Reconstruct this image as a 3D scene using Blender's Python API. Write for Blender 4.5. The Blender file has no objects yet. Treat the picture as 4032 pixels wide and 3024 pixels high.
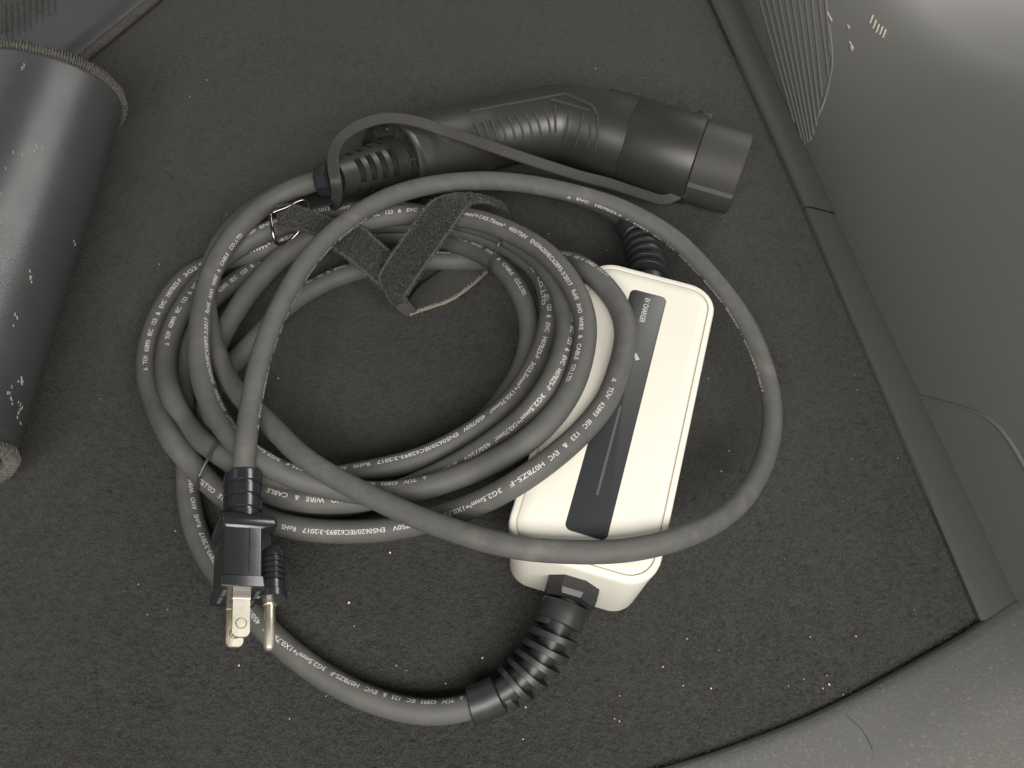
import bpy, bmesh, math, random
from mathutils import Vector, Matrix, noise
from mathutils.bvhtree import BVHTree
random.seed(7)
sc = bpy.context.scene
COL = sc.collection

# ------------------------------------------------------------------ camera, light, exposure
CAM_H = 0.48105
RIGHT = Vector((0.99420960, 0.09072016, 0.05759450))      # camera axes in the world
DOWN = Vector((0.10745825, -0.83934792, -0.53286751))
FWD = Vector((0.0, 0.53597100, -0.84423639))
cam_d = bpy.data.cameras.new("camera"); cam = bpy.data.objects.new("camera", cam_d); COL.objects.link(cam)
M = Matrix.Identity(4)
for i in range(3):
    M[i][0] = RIGHT[i]; M[i][1] = -DOWN[i]; M[i][2] = -FWD[i]
M[2][3] = CAM_H
cam.matrix_world = M
cam_d.sensor_fit = 'HORIZONTAL'; cam_d.sensor_width = 36.0; cam_d.lens = 36.0 * 3500 / 4032
cam_d.clip_start = 0.01; cam_d.clip_end = 50
sc.camera = cam

w = bpy.data.worlds.new("World"); sc.world = w; w.use_nodes = True
bg = w.node_tree.nodes["Background"]; bg.inputs[0].default_value = (1.0, 0.97, 0.90, 1); bg.inputs[1].default_value = 0.10

def area(name, loc, target, sx, sy, power, color):
    d = bpy.data.lights.new(name, 'AREA'); d.shape = 'RECTANGLE'; d.size = sx; d.size_y = sy; d.energy = power; d.color = color
    o = bpy.data.objects.new(name, d); COL.objects.link(o); o.location = loc
    o.rotation_euler = (Vector(target) - Vector(loc)).to_track_quat('-Z', 'Y').to_euler()
    return o
# daylight falling in through the open tailgate, and a weaker one through the side window
area("tailgate_daylight", (0.22, -0.58, 0.93), (0.10, 0.20, 0.0), 1.4, 0.5, 32.0, (1.0, 0.965, 0.90))
area("left_window_daylight", (-1.1, 1.2, 0.95), (-0.2, 0.35, 0.05), 0.6, 0.4, 1.5, (0.95, 0.97, 1.0))
area("right_window_daylight", (0.95, 1.60, 0.98), (0.2, 0.5, 0.05), 0.8, 0.45, 14.0, (1.0, 0.97, 0.93))

sc.view_settings.view_transform = 'Standard'; sc.view_settings.look = 'None'
sc.view_settings.exposure = 0.0; sc.view_settings.gamma = 1.0; sc.view_settings.use_curve_mapping = False
sc.cycles.use_denoising = True

# ------------------------------------------------------------------ helpers
def ray_dir(x, y):
    return (RIGHT * (x - 2016) + DOWN * (y - 1512) + FWD * 3500).normalized()
def spot(x, y, z):
    """photograph point -> place in the car at height z"""
    d = ray_dir(x, y); return Vector((0, 0, CAM_H)) + d * ((z - CAM_H) / d.z)
def hit(tree, x, y):
    h = tree.ray_cast(Vector((0, 0, CAM_H)), ray_dir(x, y)); return h[0], h[1]

WORLD_AT = {}
def empty(name, loc, label=None, cat=None, group=None, parent=None):
    o = bpy.data.objects.new(name, None); COL.objects.link(o); o.empty_display_size = 0.02
    base = WORLD_AT[parent.name] if parent else Vector((0, 0, 0))
    if parent: o.parent = parent
    o.location = Vector(loc) - base; WORLD_AT[o.name] = Vector(loc)
    tag(o, label, cat, group); return o
def tag(o, label=None, cat=None, group=None, kind=None):
    if label: o["label"] = label
    if cat: o["category"] = cat
    if group: o["group"] = group
    if kind: o["kind"] = kind
    return o
def mk(name, verts, faces, mat, parent=None, smooth=True, angle=40, origin=None):
    vs = [Vector(v) for v in verts]
    c = Vector(origin) if origin is not None else sum(vs, Vector()) / len(vs)
    me = bpy.data.meshes.new(name); me.from_pydata([tuple(v - c) for v in vs], [], faces)
    me.validate(); 
    bm = bmesh.new(); bm.from_mesh(me); bmesh.ops.recalc_face_normals(bm, faces=bm.faces); bm.to_mesh(me); bm.free()
    if smooth:
        me.polygons.foreach_set("use_smooth", [True] * len(me.polygons))
        me.set_sharp_from_angle(angle=math.radians(angle))
    me.materials.append(mat)
    o = bpy.data.objects.new(name, me); COL.objects.link(o)
    base = WORLD_AT[parent.name] if parent else Vector((0, 0, 0))
    if parent: o.parent = parent
    o.location = c - base; WORLD_AT[o.name] = c
    return o

class MB:
    def __init__(s): s.v = []; s.f = []
    def add(s, v, f):
        k = len(s.v); s.v += [Vector(x) for x in v]; s.f += [tuple(i + k for i in q) for q in f]; return s
    def build(s, name, mat, parent=None, **k): return mk(name, s.v, s.f, mat, parent, **k)

def rings(rs, closed_ring=True, cap0=False, cap1=False):
    n = len(rs[0]); v = [p for r in rs for p in r]; f = []
    for a in range(len(rs) - 1):
        for b in range(n if closed_ring else n - 1):
            c = (b + 1) % n
            f.append((a * n + b, a * n + c, (a + 1) * n + c, (a + 1) * n + b))
    if cap0: f.append(tuple(range(n - 1, -1, -1)))
    if cap1: f.append(tuple((len(rs) - 1) * n + i for i in range(n)))
    return v, f
def catmull(P, sub, closed=False):
    P = [Vector(p) for p in P]; n = len(P); out = []
    for i in range(n if closed else n - 1):
        if closed: a, b, c, d = P[i - 1], P[i], P[(i + 1) % n], P[(i + 2) % n]
        else: a, b, c, d = P[max(i - 1, 0)], P[i], P[i + 1], P[min(i + 2, n - 1)]
        for k in range(sub):
            t = k / sub
            out.append(0.5 * ((2 * b) + (c - a) * t + (2 * a - 5 * b + 4 * c - d) * t * t + (3 * b - a - 3 * c + d) * t ** 3))
    if not closed: out.append(P[-1].copy())
    return out
def frames(P, ref=Vector((0, 0, 1)), closed=False):
    n = len(P); T = []
    for i in range(n):
        if closed: t = P[(i + 1) % n] - P[i - 1]
        else: t = P[min(i + 1, n - 1)] - P[max(i - 1, 0)]
        T.append(t.normalized())
    u = (ref - T[0] * ref.dot(T[0])); u = u.normalized() if u.length > 1e-6 else T[0].orthogonal().normalized()
    U = [u]
    for i in range(1, n):
        u = U[-1] - T[i] * U[-1].dot(T[i]); U.append(u.normalized())
    return T, U, [T[i].cross(U[i]) for i in range(n)]
def tube(P, r, seg=12, closed=False, caps=True, rf=None):
    T, U, V = frames(P, closed=closed); R = []
    for i, p in enumerate(P):
        rr = rf(i) if rf else r
        R.append([p + (U[i] * math.cos(2 * math.pi * k / seg) + V[i] * math.sin(2 * math.pi * k / seg)) * rr for k in range(seg)])
    if closed: R.append(R[0])
    return rings(R, True, caps and not closed, caps and not closed)
def lathe(p0, axis, prof, seg=40, up=Vector((0, 0, 1)), cap0=True, cap1=True):
    """prof: (distance along axis, radius)"""
    a = axis.normalized(); u = (up - a * up.dot(a)).normalized(); v = a.cross(u)
    return rings([[p0 + a * d + (u * math.cos(2 * math.pi * k / seg) + v * math.sin(2 * math.pi * k / seg)) * r for k in range(seg)] for d, r in prof], True, cap0, cap1)
def box(c, X, Y, Z, hx, hy, hz, bev=0.0):
    c = Vector(c)
    if bev <= 0:
        v = [c + X * (sx * hx) + Y * (sy * hy) + Z * (sz * hz) for sz in (-1, 1) for sy in (-1, 1) for sx in (-1, 1)]
        return v, [(0, 2, 3, 1), (4, 5, 7, 6), (0, 1, 5, 4), (2, 6, 7, 3), (0, 4, 6, 2), (1, 3, 7, 5)]
    R = []
    for z, i in ((-hz, bev), (-hz + bev, 0), (hz - bev, 0), (hz, bev)):
        R.append([c + X * x + Y * y + Z * z for x, y in rrect(hx - i, hy - i, max(bev, 1e-5), 3)])
    return rings(R, True, True, True)
def rrect(hx, hy, r, n=8):
    out = []
    for cx, cy, a0 in ((hx - r, hy - r, 0), (-hx + r, hy - r, 90), (-hx + r, -hy + r, 180), (hx - r, -hy + r, 270)):
        for k in range(n + 1):
            a = math.radians(a0 + 90 * k / n); out.append((cx + r * math.cos(a), cy + r * math.sin(a)))
    return out
def ribbon(A, B, th, sub=6):
    """band between two edge lines, with thickness"""
    A = catmull(A, sub); B = catmull(B, sub); R = []
    n = len(A)
    for i in range(n):
        t = (A[min(i + 1, n - 1)] + B[min(i + 1, n - 1)] - A[max(i - 1, 0)] - B[max(i - 1, 0)])
        nn = t.cross(B[i] - A[i]); nn = nn.normalized() * th / 2 if nn.length > 1e-9 else Vector((0, 0, th / 2))
        row = []
        for k in range(9): row.append(A[i].lerp(B[i], k / 8) + nn)
        for k in range(8, -1, -1): row.append(A[i].lerp(B[i], k / 8) - nn)
        R.append(row)
    return rings(R, True, True, True)
def surface_tree(*objs):
    v = []; f = []
    for o in objs:
        k = len(v); c = WORLD_AT[o.name]
        v += [x.co + c for x in o.data.vertices]; f += [tuple(i + k for i in p.vertices) for p in o.data.polygons]
    return BVHTree.FromPolygons(v, f)

# ------------------------------------------------------------------ materials
def pmat(name, col, rough=0.5, var=0.0, vscale=60, bump=0.0, bscale=800, bdist=0.0006, metal=0.0, spec=0.5, rvar=0.0, sheen=0.0, coat=0.0,
         dust=0.0, dcol=(0.35, 0.34, 0.31), dscale=25, detail=6, dlo=0.56, dhi=0.75):
    m = bpy.data.materials.new(name); m.use_nodes = True; nt = m.node_tree; N = nt.nodes; L = nt.links
    b = N["Principled BSDF"]; b.inputs["Base Color"].default_value = (*col, 1); b.inputs["Roughness"].default_value = rough
    b.inputs["Metallic"].default_value = metal; b.inputs["Specular IOR Level"].default_value = spec
    b.inputs["Coat Weight"].default_value = coat
    if sheen: b.inputs["Sheen Weight"].default_value = sheen; b.inputs["Sheen Roughness"].default_value = 0.5
    tc = N.new("ShaderNodeTexCoord")
    def noise_(scale, det=6, rg=0.6):
        n = N.new("ShaderNodeTexNoise"); n.inputs["Scale"].default_value = scale; n.inputs["Detail"].default_value = det
        n.inputs["Roughness"].default_value = rg; L.new(tc.outputs["Object"], n.inputs["Vector"]); return n
    colout = None
    if var:
        n = noise_(vscale, detail); r = N.new("ShaderNodeValToRGB"); L.new(n.outputs["Fac"], r.inputs["Fac"])
        r.color_ramp.elements[0].position = 0.3; r.color_ramp.elements[1].position = 0.7
        r.color_ramp.elements[0].color = (*[max(c * (1 - var), 0) for c in col], 1); r.color_ramp.elements[1].color = (*[c * (1 + var) for c in col], 1)
        colout = r.outputs["Color"]
    if dust:
        n = noise_(dscale, 8, 0.65); r = N.new("ShaderNodeValToRGB"); L.new(n.outputs["Fac"], r.inputs["Fac"])
        r.color_ramp.elements[0].position = dlo; r.color_ramp.elements[1].position = dhi
        r.color_ramp.elements[0].color = (0, 0, 0, 1); r.color_ramp.elements[1].color = (dust, dust, dust, 1)
        mx = N.new("ShaderNodeMix"); mx.data_type = 'RGBA'; L.new(r.outputs["Color"], mx.inputs["Factor"])
        if colout: L.new(colout, mx.inputs["A"])
        else: mx.inputs["A"].default_value = (*col, 1)
        mx.inputs["B"].default_value = (*dcol, 1); colout = mx.outputs["Result"]
    if colout: L.new(colout, b.inputs["Base Color"])
    if rvar:
        n = noise_(45, 5); mr = N.new("ShaderNodeMapRange"); mr.inputs["To Min"].default_value = rough - rvar; mr.inputs["To Max"].default_value = rough + rvar
        mr.inputs["From Min"].default_value = 0.3; mr.inputs["From Max"].default_value = 0.7
        L.new(n.outputs["Fac"], mr.inputs["Value"]); L.new(mr.outputs["Result"], b.inputs["Roughness"])
    if bump:
        n = noise_(bscale, 3, 0.6); bp = N.new("ShaderNodeBump"); bp.inputs["Strength"].default_value = bump; bp.inputs["Distance"].default_value = bdist
        L.new(n.outputs["Fac"], bp.inputs["Height"]); L.new(bp.outputs["Normal"], b.inputs["Normal"])
    return m
MAT = dict(
    carpet=pmat("carpet_felt", (0.0405, 0.040, 0.0375), 0.95, var=0.4, vscale=800, bump=1.0, bscale=1000, bdist=0.0014, spec=0.12, sheen=0.12, dust=0.08, dscale=14, dcol=(0.09, 0.088, 0.08), dlo=0.5, dhi=0.7),
    pile=pmat("carpet_fibre", (0.050, 0.0495, 0.0465), 1.0, var=0.3, vscale=300, spec=0.0),
    rubber=pmat("cable_rubber", (0.078, 0.0775, 0.0735), 0.62, var=0.10, vscale=90, bump=0.35, bscale=1500, bdist=0.0003, spec=0.34, rvar=0.05, dust=0.22, dscale=30, dcol=(0.22, 0.21, 0.19)),
    rubber2=pmat("power_cable_rubber", (0.080, 0.0795, 0.0755), 0.66, var=0.12, vscale=120, bump=0.45, bscale=1300, bdist=0.0003, spec=0.3, rvar=0.05, dust=0.30, dscale=34, dcol=(0.24, 0.23, 0.21)),
    ink=pmat("white_ink", (0.46, 0.46, 0.445), 0.7, spec=0.2),
    white=pmat("cream_plastic", (0.66, 0.64, 0.575), 0.45, var=0.015, vscale=30, bump=0.10, bscale=2200, bdist=0.0001, spec=0.4),
    seam=pmat("tan_seam", (0.55, 0.48, 0.36), 0.8),  # tan line in the lid groove
    strip=pmat("display_black_film", (0.030, 0.032, 0.034), 0.30, spec=0.42),
    bar=pmat("indicator_diffuser", (0.085, 0.085, 0.082), 0.35),
    nylon=pmat("black_nylon", (0.022, 0.0225, 0.024), 0.42, var=0.12, vscale=150, bump=0.12, bscale=1600, bdist=0.0002, spec=0.45, rvar=0.05),
    plastic=pmat("connector_black_plastic", (0.024, 0.0235, 0.0215), 0.41, var=0.08, vscale=80, bump=0.14, bscale=2600, bdist=0.00012, spec=0.65, rvar=0.03),
    softgrip_rib_light=pmat("tether_rubber_rib_light", (0.038, 0.037, 0.0335), 0.6, var=0.06, vscale=100, bump=0.1, bscale=1500, bdist=0.0002, spec=0.35),  # tether and cap rubber; on ribs its lighter tone paints edge highlights
    hollow=pmat("inner_black", (0.010, 0.010, 0.009), 0.6),
    pvc=pmat("plug_black_pvc", (0.017, 0.0185, 0.021), 0.22, bump=0.06, bscale=300, bdist=0.0003, spec=0.55, rvar=0.05),
    brass=pmat("nickel_brass", (0.93, 0.88, 0.74), 0.36, var=0.08, vscale=300, metal=1.0, rvar=0.08, bump=0.08, bscale=900, bdist=0.0001),
    steel=pmat("dark_steel", (0.22, 0.20, 0.18), 0.2, metal=1.0),
    mark=pmat("stamped_edge", (0.25, 0.21, 0.14), 0.5, metal=1.0),
    velcro=pmat("loop_pile_fabric", (0.022, 0.0215, 0.021), 0.95, var=0.75, vscale=900, bump=1.0, bscale=900, bdist=0.0016, spec=0.15, sheen=0.12),
    velcro_back=pmat("woven_strap_back", (0.135, 0.132, 0.127), 0.9, var=0.15, vscale=700, bump=0.6, bscale=900, bdist=0.0006, spec=0.2),
    lint=pmat("pale_fuzzy_edge", (0.19, 0.18, 0.15), 0.95, var=0.3, vscale=900, bump=0.8, bscale=900, bdist=0.001),
    wire=pmat("tie_wire_black_coating", (0.035, 0.034, 0.032), 0.3, spec=0.6),
    trim=pmat("trim_black_plastic", (0.135, 0.134, 0.128), 0.48, var=0.03, vscale=400, bump=0.35, bscale=1500, bdist=0.0003, spec=0.6),
    sill=pmat("sill_grained_plastic", (0.105, 0.1045, 0.100), 0.44, var=0.07, vscale=700, bump=0.5, bscale=900, bdist=0.0006, spec=0.55, dust=0.3, dscale=420, dcol=(0.34, 0.335, 0.31), dlo=0.55, dhi=0.75),
    rail=pmat("rail_black_plastic", (0.058, 0.0575, 0.055), 0.5, var=0.03, vscale=400, bump=0.3, bscale=1500, bdist=0.0003, spec=0.45),
    mat=pmat("mat_woven_vinyl", (0.050, 0.051, 0.054), 0.33, var=0.12, vscale=25, spec=0.75, rvar=0.05, dust=0.4, dscale=150, dcol=(0.20, 0.20, 0.19), dlo=0.66, dhi=0.75),
    thread=pmat("binding_thread", (0.080, 0.077, 0.070), 0.8, var=0.45, vscale=500, spec=0.25),
    curl=pmat("pile_curl", (0.062, 0.061, 0.060), 0.85, var=0.5, vscale=400),
    selv=pmat("selvage_weave", (0.062, 0.061, 0.059), 0.9, var=0.4, vscale=900),
    scuff=pmat("grey_scuff", (0.24, 0.235, 0.225), 0.8),
    crumb=pmat("pale_crumb", (0.48, 0.45, 0.37), 0.8, var=0.3, vscale=700),
)
# fine woven rows on the mat
def weave(m, sx, sy, strength, dist):
    nt = m.node_tree; N = nt.nodes; L = nt.links; b = N["Principled BSDF"]
    uv = N.new("ShaderNodeUVMap"); 
    def wave(axis, s):
        w_ = N.new("ShaderNodeTexWave"); w_.wave_type = 'BANDS'; w_.bands_direction = axis; w_.inputs["Scale"].default_value = s
        w_.inputs["Distortion"].default_value = 0.6; w_.inputs["Detail"].default_value = 2; L.new(uv.outputs["UV"], w_.inputs["Vector"]); return w_
    a = wave('X', sx); c = wave('Y', sy); ad = N.new("ShaderNodeMath"); ad.operation = 'ADD'
    L.new(a.outputs["Fac"], ad.inputs[0]); L.new(c.outputs["Fac"], ad.inputs[1])
    bp = N.new("ShaderNodeBump"); bp.inputs["Strength"].default_value = strength; bp.inputs["Distance"].default_value = dist
    L.new(ad.outputs[0], bp.inputs["Height"]); L.new(bp.outputs["Normal"], b.inputs["Normal"])
weave(MAT["mat"], 420, 260, 0.22, 0.0002)
weave(MAT["velcro_back"], 0.1, 200, 1.0, 0.0008)
def uv_grid(o, ncol, closed, su, sv):
    """uv in metres for a rings() mesh: u round the ring, v along"""
    me = o.data; ul = me.uv_layers.new(name="UVMap")
    for p in me.polygons:
        for li in p.loop_indices:
            vi = me.loops[li].vertex_index; ul.data[li].uv = ((vi % ncol) * su, (vi // ncol) * sv)

# ------------------------------------------------------------------ centre lines of the two cables and where their print sits (metres)
CHARGE = [
(0.0422,0.1633,0.0300), (0.0395,0.1521,0.0274), (0.0359,0.1411,0.0245), (0.0311,0.1308,0.0213), (0.0247,0.1215,0.0181), (0.0164,0.1137,0.0152),
(0.0067,0.1074,0.0128), (-0.0040,0.1026,0.0109), (-0.0153,0.0994,0.0094), (-0.0270,0.0982,0.0083), (-0.0388,0.0988,0.0077), (-0.0506,0.1008,0.0073),
(-0.0622,0.1038,0.0071), (-0.0735,0.1078,0.0071), (-0.0845,0.1126,0.0070), (-0.0951,0.1182,0.0070), (-0.1053,0.1244,0.0070), (-0.1151,0.1313,0.0070),
(-0.1245,0.1388,0.0070), (-0.1337,0.1464,0.0070), (-0.1428,0.1543,0.0070), (-0.1516,0.1624,0.0070), (-0.1596,0.1713,0.0070), (-0.1665,0.1810,0.0070),
(-0.1723,0.1915,0.0070), (-0.1771,0.2024,0.0069), (-0.1810,0.2138,0.0069), (-0.1846,0.2253,0.0068), (-0.1882,0.2369,0.0067), (-0.1921,0.2482,0.0066),
(-0.1962,0.2595,0.0066), (-0.2001,0.2708,0.0067), (-0.2034,0.2823,0.0067), (-0.2060,0.2941,0.0067), (-0.2074,0.3060,0.0066), (-0.2075,0.3181,0.0066),
(-0.2056,0.3301,0.0066), (-0.2013,0.3414,0.0067), (-0.1950,0.3517,0.0070), (-0.1876,0.3616,0.0068), (-0.1801,0.3715,0.0066), (-0.1721,0.3809,0.0066),
(-0.1633,0.3893,0.0066), (-0.1535,0.3963,0.0066), (-0.1429,0.4020,0.0066), (-0.1316,0.4064,0.0066), (-0.1200,0.4097,0.0066), (-0.1081,0.4122,0.0066),
(-0.0961,0.4138,0.0066), (-0.0841,0.4145,0.0070), (-0.0724,0.4134,0.0084), (-0.0615,0.4101,0.0113), (-0.0518,0.4049,0.0155), (-0.0429,0.3987,0.0201),
(-0.0343,0.3921,0.0243), (-0.0257,0.3843,0.0285), (-0.0174,0.3747,0.0328), (-0.0099,0.3640,0.0362), (-0.0034,0.3533,0.0381), (0.0018,0.3423,0.0386),
(0.0055,0.3311,0.0380), (0.0074,0.3197,0.0360), (0.0070,0.3083,0.0328), (0.0044,0.2974,0.0286), (-0.0001,0.2872,0.0242), (-0.0058,0.2776,0.0201),
(-0.0124,0.2683,0.0165), (-0.0196,0.2592,0.0135), (-0.0273,0.2504,0.0112), (-0.0355,0.2419,0.0094), (-0.0441,0.2337,0.0083), (-0.0531,0.2260,0.0076),
(-0.0627,0.2189,0.0072), (-0.0729,0.2128,0.0070), (-0.0838,0.2080,0.0069), (-0.0952,0.2049,0.0067), (-0.1070,0.2036,0.0066), (-0.1189,0.2043,0.0066),
(-0.1305,0.2068,0.0066), (-0.1415,0.2111,0.0066), (-0.1518,0.2171,0.0066), (-0.1611,0.2246,0.0066), (-0.1692,0.2332,0.0067), (-0.1757,0.2425,0.0076),
(-0.1805,0.2526,0.0085), (-0.1830,0.2644,0.0077), (-0.1822,0.2764,0.0068), (-0.1785,0.2877,0.0066), (-0.1734,0.2986,0.0067), (-0.1682,0.3093,0.0068),
(-0.1632,0.3202,0.0069), (-0.1584,0.3311,0.0070), (-0.1527,0.3416,0.0070), (-0.1458,0.3513,0.0070), (-0.1376,0.3599,0.0070), (-0.1285,0.3676,0.0071),
(-0.1186,0.3743,0.0071), (-0.1080,0.3799,0.0072), (-0.0971,0.3846,0.0075), (-0.0858,0.3883,0.0079), (-0.0742,0.3909,0.0084), (-0.0627,0.3929,0.0084),
(-0.0513,0.3946,0.0080), (-0.0399,0.3948,0.0093), (-0.0286,0.3928,0.0135), (-0.0177,0.3893,0.0199), (-0.0071,0.3854,0.0270), (0.0032,0.3816,0.0338),
(0.0132,0.3765,0.0413), (0.0224,0.3694,0.0499), (0.0305,0.3601,0.0590), (0.0374,0.3512,0.0651), (0.0440,0.3443,0.0665), (0.0505,0.3368,0.0666),
(0.0564,0.3274,0.0667), (0.0605,0.3164,0.0668), (0.0621,0.3048,0.0668), (0.0613,0.2929,0.0668), (0.0591,0.2812,0.0668), (0.0563,0.2696,0.0668),
(0.0524,0.2584,0.0668), (0.0469,0.2478,0.0668), (0.0403,0.2379,0.0668), (0.0329,0.2285,0.0667), (0.0248,0.2194,0.0666), (0.0161,0.2107,0.0665),
(0.0071,0.2035,0.0644), (-0.0020,0.1996,0.0575), (-0.0114,0.1973,0.0489), (-0.0211,0.1952,0.0415), (-0.0312,0.1930,0.0353), (-0.0417,0.1908,0.0302),
(-0.0526,0.1887,0.0261), (-0.0641,0.1871,0.0231), (-0.0759,0.1858,0.0211), (-0.0878,0.1850,0.0197), (-0.0998,0.1847,0.0189), (-0.1118,0.1853,0.0186),
(-0.1236,0.1871,0.0185), (-0.1350,0.1905,0.0188), (-0.1460,0.1952,0.0192), (-0.1564,0.2011,0.0199), (-0.1662,0.2081,0.0206), (-0.1753,0.2153,0.0215),
(-0.1836,0.2220,0.0234), (-0.1913,0.2296,0.0243), (-0.1992,0.2396,0.0218), (-0.2072,0.2509,0.0172), (-0.2141,0.2612,0.0145), (-0.2198,0.2710,0.0131),
(-0.2244,0.2815,0.0119), (-0.2277,0.2927,0.0108), (-0.2297,0.3044,0.0099), (-0.2305,0.3163,0.0091), (-0.2300,0.3282,0.0086), (-0.2281,0.3400,0.0083),
(-0.2245,0.3513,0.0081), (-0.2184,0.3613,0.0079), (-0.2098,0.3691,0.0080), (-0.1989,0.3736,0.0095), (-0.1866,0.3751,0.0139), (-0.1751,0.3781,0.0175),
(-0.1651,0.3843,0.0185), (-0.1552,0.3911,0.0185), (-0.1449,0.3971,0.0185), (-0.1340,0.4020,0.0186), (-0.1227,0.4061,0.0186), (-0.1112,0.4093,0.0188),
(-0.0996,0.4117,0.0189), (-0.0878,0.4132,0.0194), (-0.0762,0.4131,0.0207), (-0.0648,0.4111,0.0236), (-0.0541,0.4075,0.0275), (-0.0444,0.4033,0.0314),
(-0.0354,0.3987,0.0347), (-0.0266,0.3937,0.0375), (-0.0177,0.3880,0.0397), (-0.0088,0.3813,0.0418), (-0.0004,0.3734,0.0440), (0.0070,0.3642,0.0459),
(0.0128,0.3535,0.0478), (0.0164,0.3410,0.0499), (0.0181,0.3278,0.0514), (0.0179,0.3148,0.0515), (0.0159,0.3026,0.0498), (0.0124,0.2912,0.0468),
(0.0078,0.2805,0.0432), (0.0019,0.2709,0.0392), (-0.0055,0.2625,0.0353), (-0.0142,0.2552,0.0316), (-0.0235,0.2484,0.0284), (-0.0332,0.2420,0.0257),
(-0.0433,0.2361,0.0235), (-0.0540,0.2311,0.0220), (-0.0651,0.2268,0.0211), (-0.0764,0.2227,0.0209), (-0.0875,0.2185,0.0216), (-0.0985,0.2144,0.0236),
(-0.1095,0.2112,0.0261), (-0.1207,0.2100,0.0280), (-0.1320,0.2108,0.0290), (-0.1431,0.2133,0.0297), (-0.1540,0.2174,0.0298), (-0.1651,0.2237,0.0279),
(-0.1766,0.2323,0.0235), (-0.1866,0.2416,0.0204), (-0.1935,0.2493,0.0219), (-0.1994,0.2579,0.0231), (-0.2056,0.2690,0.0210), (-0.2105,0.2808,0.0186),
(-0.2134,0.2923,0.0175), (-0.2144,0.3035,0.0175), (-0.2138,0.3146,0.0180), (-0.2122,0.3263,0.0181), (-0.2103,0.3390,0.0170), (-0.2077,0.3514,0.0158),
(-0.2026,0.3617,0.0169), (-0.1949,0.3688,0.0211), (-0.1856,0.3741,0.0263), (-0.1763,0.3802,0.0294), (-0.1673,0.3872,0.0304), (-0.1579,0.3939,0.0305),
(-0.1480,0.3995,0.0304), (-0.1376,0.4040,0.0305), (-0.1268,0.4075,0.0307), (-0.1156,0.4101,0.0310), (-0.1042,0.4117,0.0313), (-0.0929,0.4124,0.0316),
(-0.0817,0.4119,0.0325), (-0.0706,0.4097,0.0348), (-0.0599,0.4058,0.0384), (-0.0499,0.4013,0.0423), (-0.0406,0.3968,0.0457), (-0.0320,0.3923,0.0485),
(-0.0240,0.3877,0.0508), (-0.0163,0.3829,0.0528), (-0.0089,0.3774,0.0547), (-0.0018,0.3711,0.0566), (0.0050,0.3639,0.0584), (0.0112,0.3555,0.0603),
(0.0168,0.3461,0.0620), (0.0215,0.3358,0.0632), (0.0252,0.3245,0.0644), (0.0274,0.3120,0.0658), (0.0277,0.2992,0.0665), (0.0262,0.2864,0.0666),
(0.0231,0.2734,0.0665), (0.0185,0.2612,0.0657), (0.0125,0.2522,0.0613), (0.0052,0.2467,0.0528), (-0.0031,0.2414,0.0452), (-0.0121,0.2355,0.0397),
(-0.0215,0.2295,0.0352), (-0.0313,0.2238,0.0313), (-0.0414,0.2184,0.0278), (-0.0518,0.2134,0.0248), (-0.0626,0.2090,0.0226), (-0.0739,0.2055,0.0210),
(-0.0856,0.2030,0.0200), (-0.0975,0.2016,0.0193), (-0.1095,0.2014,0.0188), (-0.1213,0.2028,0.0185), (-0.1322,0.2057,0.0183), (-0.1418,0.2103,0.0182),
(-0.1501,0.2168,0.0183), (-0.1576,0.2248,0.0182), (-0.1642,0.2339,0.0182), (-0.1700,0.2434,0.0189), (-0.1749,0.2533,0.0199), (-0.1793,0.2642,0.0198),
(-0.1828,0.2763,0.0188), (-0.1852,0.2897,0.0164), (-0.1857,0.3033,0.0143), (-0.1838,0.3156,0.0145), (-0.1804,0.3270,0.0163), (-0.1763,0.3379,0.0185),
(-0.1712,0.3483,0.0210), (-0.1650,0.3580,0.0240), (-0.1577,0.3667,0.0274), (-0.1491,0.3742,0.0308), (-0.1395,0.3804,0.0341), (-0.1291,0.3854,0.0370),
(-0.1180,0.3895,0.0394), (-0.1067,0.3929,0.0415), (-0.0951,0.3955,0.0434), (-0.0834,0.3970,0.0456), (-0.0715,0.3970,0.0482), (-0.0597,0.3953,0.0514),
(-0.0481,0.3920,0.0554), (-0.0372,0.3877,0.0593), (-0.0268,0.3827,0.0627), (-0.0163,0.3765,0.0657), (-0.0061,0.3695,0.0685), (0.0028,0.3623,0.0710),
(0.0103,0.3551,0.0732), (0.0169,0.3472,0.0748), (0.0230,0.3387,0.0757), (0.0288,0.3291,0.0761), (0.0338,0.3185,0.0759), (0.0371,0.3073,0.0752),
(0.0382,0.2959,0.0741), (0.0376,0.2843,0.0726), (0.0357,0.2726,0.0711), (0.0322,0.2610,0.0697), (0.0269,0.2498,0.0683), (0.0202,0.2395,0.0669),
(0.0123,0.2309,0.0645), (0.0036,0.2258,0.0578), (-0.0060,0.2223,0.0502), (-0.0162,0.2183,0.0446), (-0.0268,0.2142,0.0406), (-0.0377,0.2102,0.0378),
(-0.0490,0.2068,0.0359), (-0.0606,0.2044,0.0348), (-0.0724,0.2033,0.0342), (-0.0843,0.2035,0.0344), (-0.0959,0.2043,0.0353), (-0.1071,0.2055,0.0375),
(-0.1179,0.2074,0.0399), (-0.1287,0.2110,0.0410), (-0.1394,0.2164,0.0410), (-0.1494,0.2237,0.0401), (-0.1587,0.2330,0.0382), (-0.1669,0.2432,0.0370),
(-0.1739,0.2536,0.0366), (-0.1796,0.2642,0.0366), (-0.1840,0.2750,0.0369), (-0.1873,0.2861,0.0375), (-0.1901,0.2975,0.0376), (-0.1925,0.3095,0.0370),
(-0.1944,0.3216,0.0362), (-0.1953,0.3333,0.0358), (-0.1950,0.3445,0.0361), (-0.1933,0.3550,0.0373), (-0.1904,0.3648,0.0389), (-0.1864,0.3749,0.0399),
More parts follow.
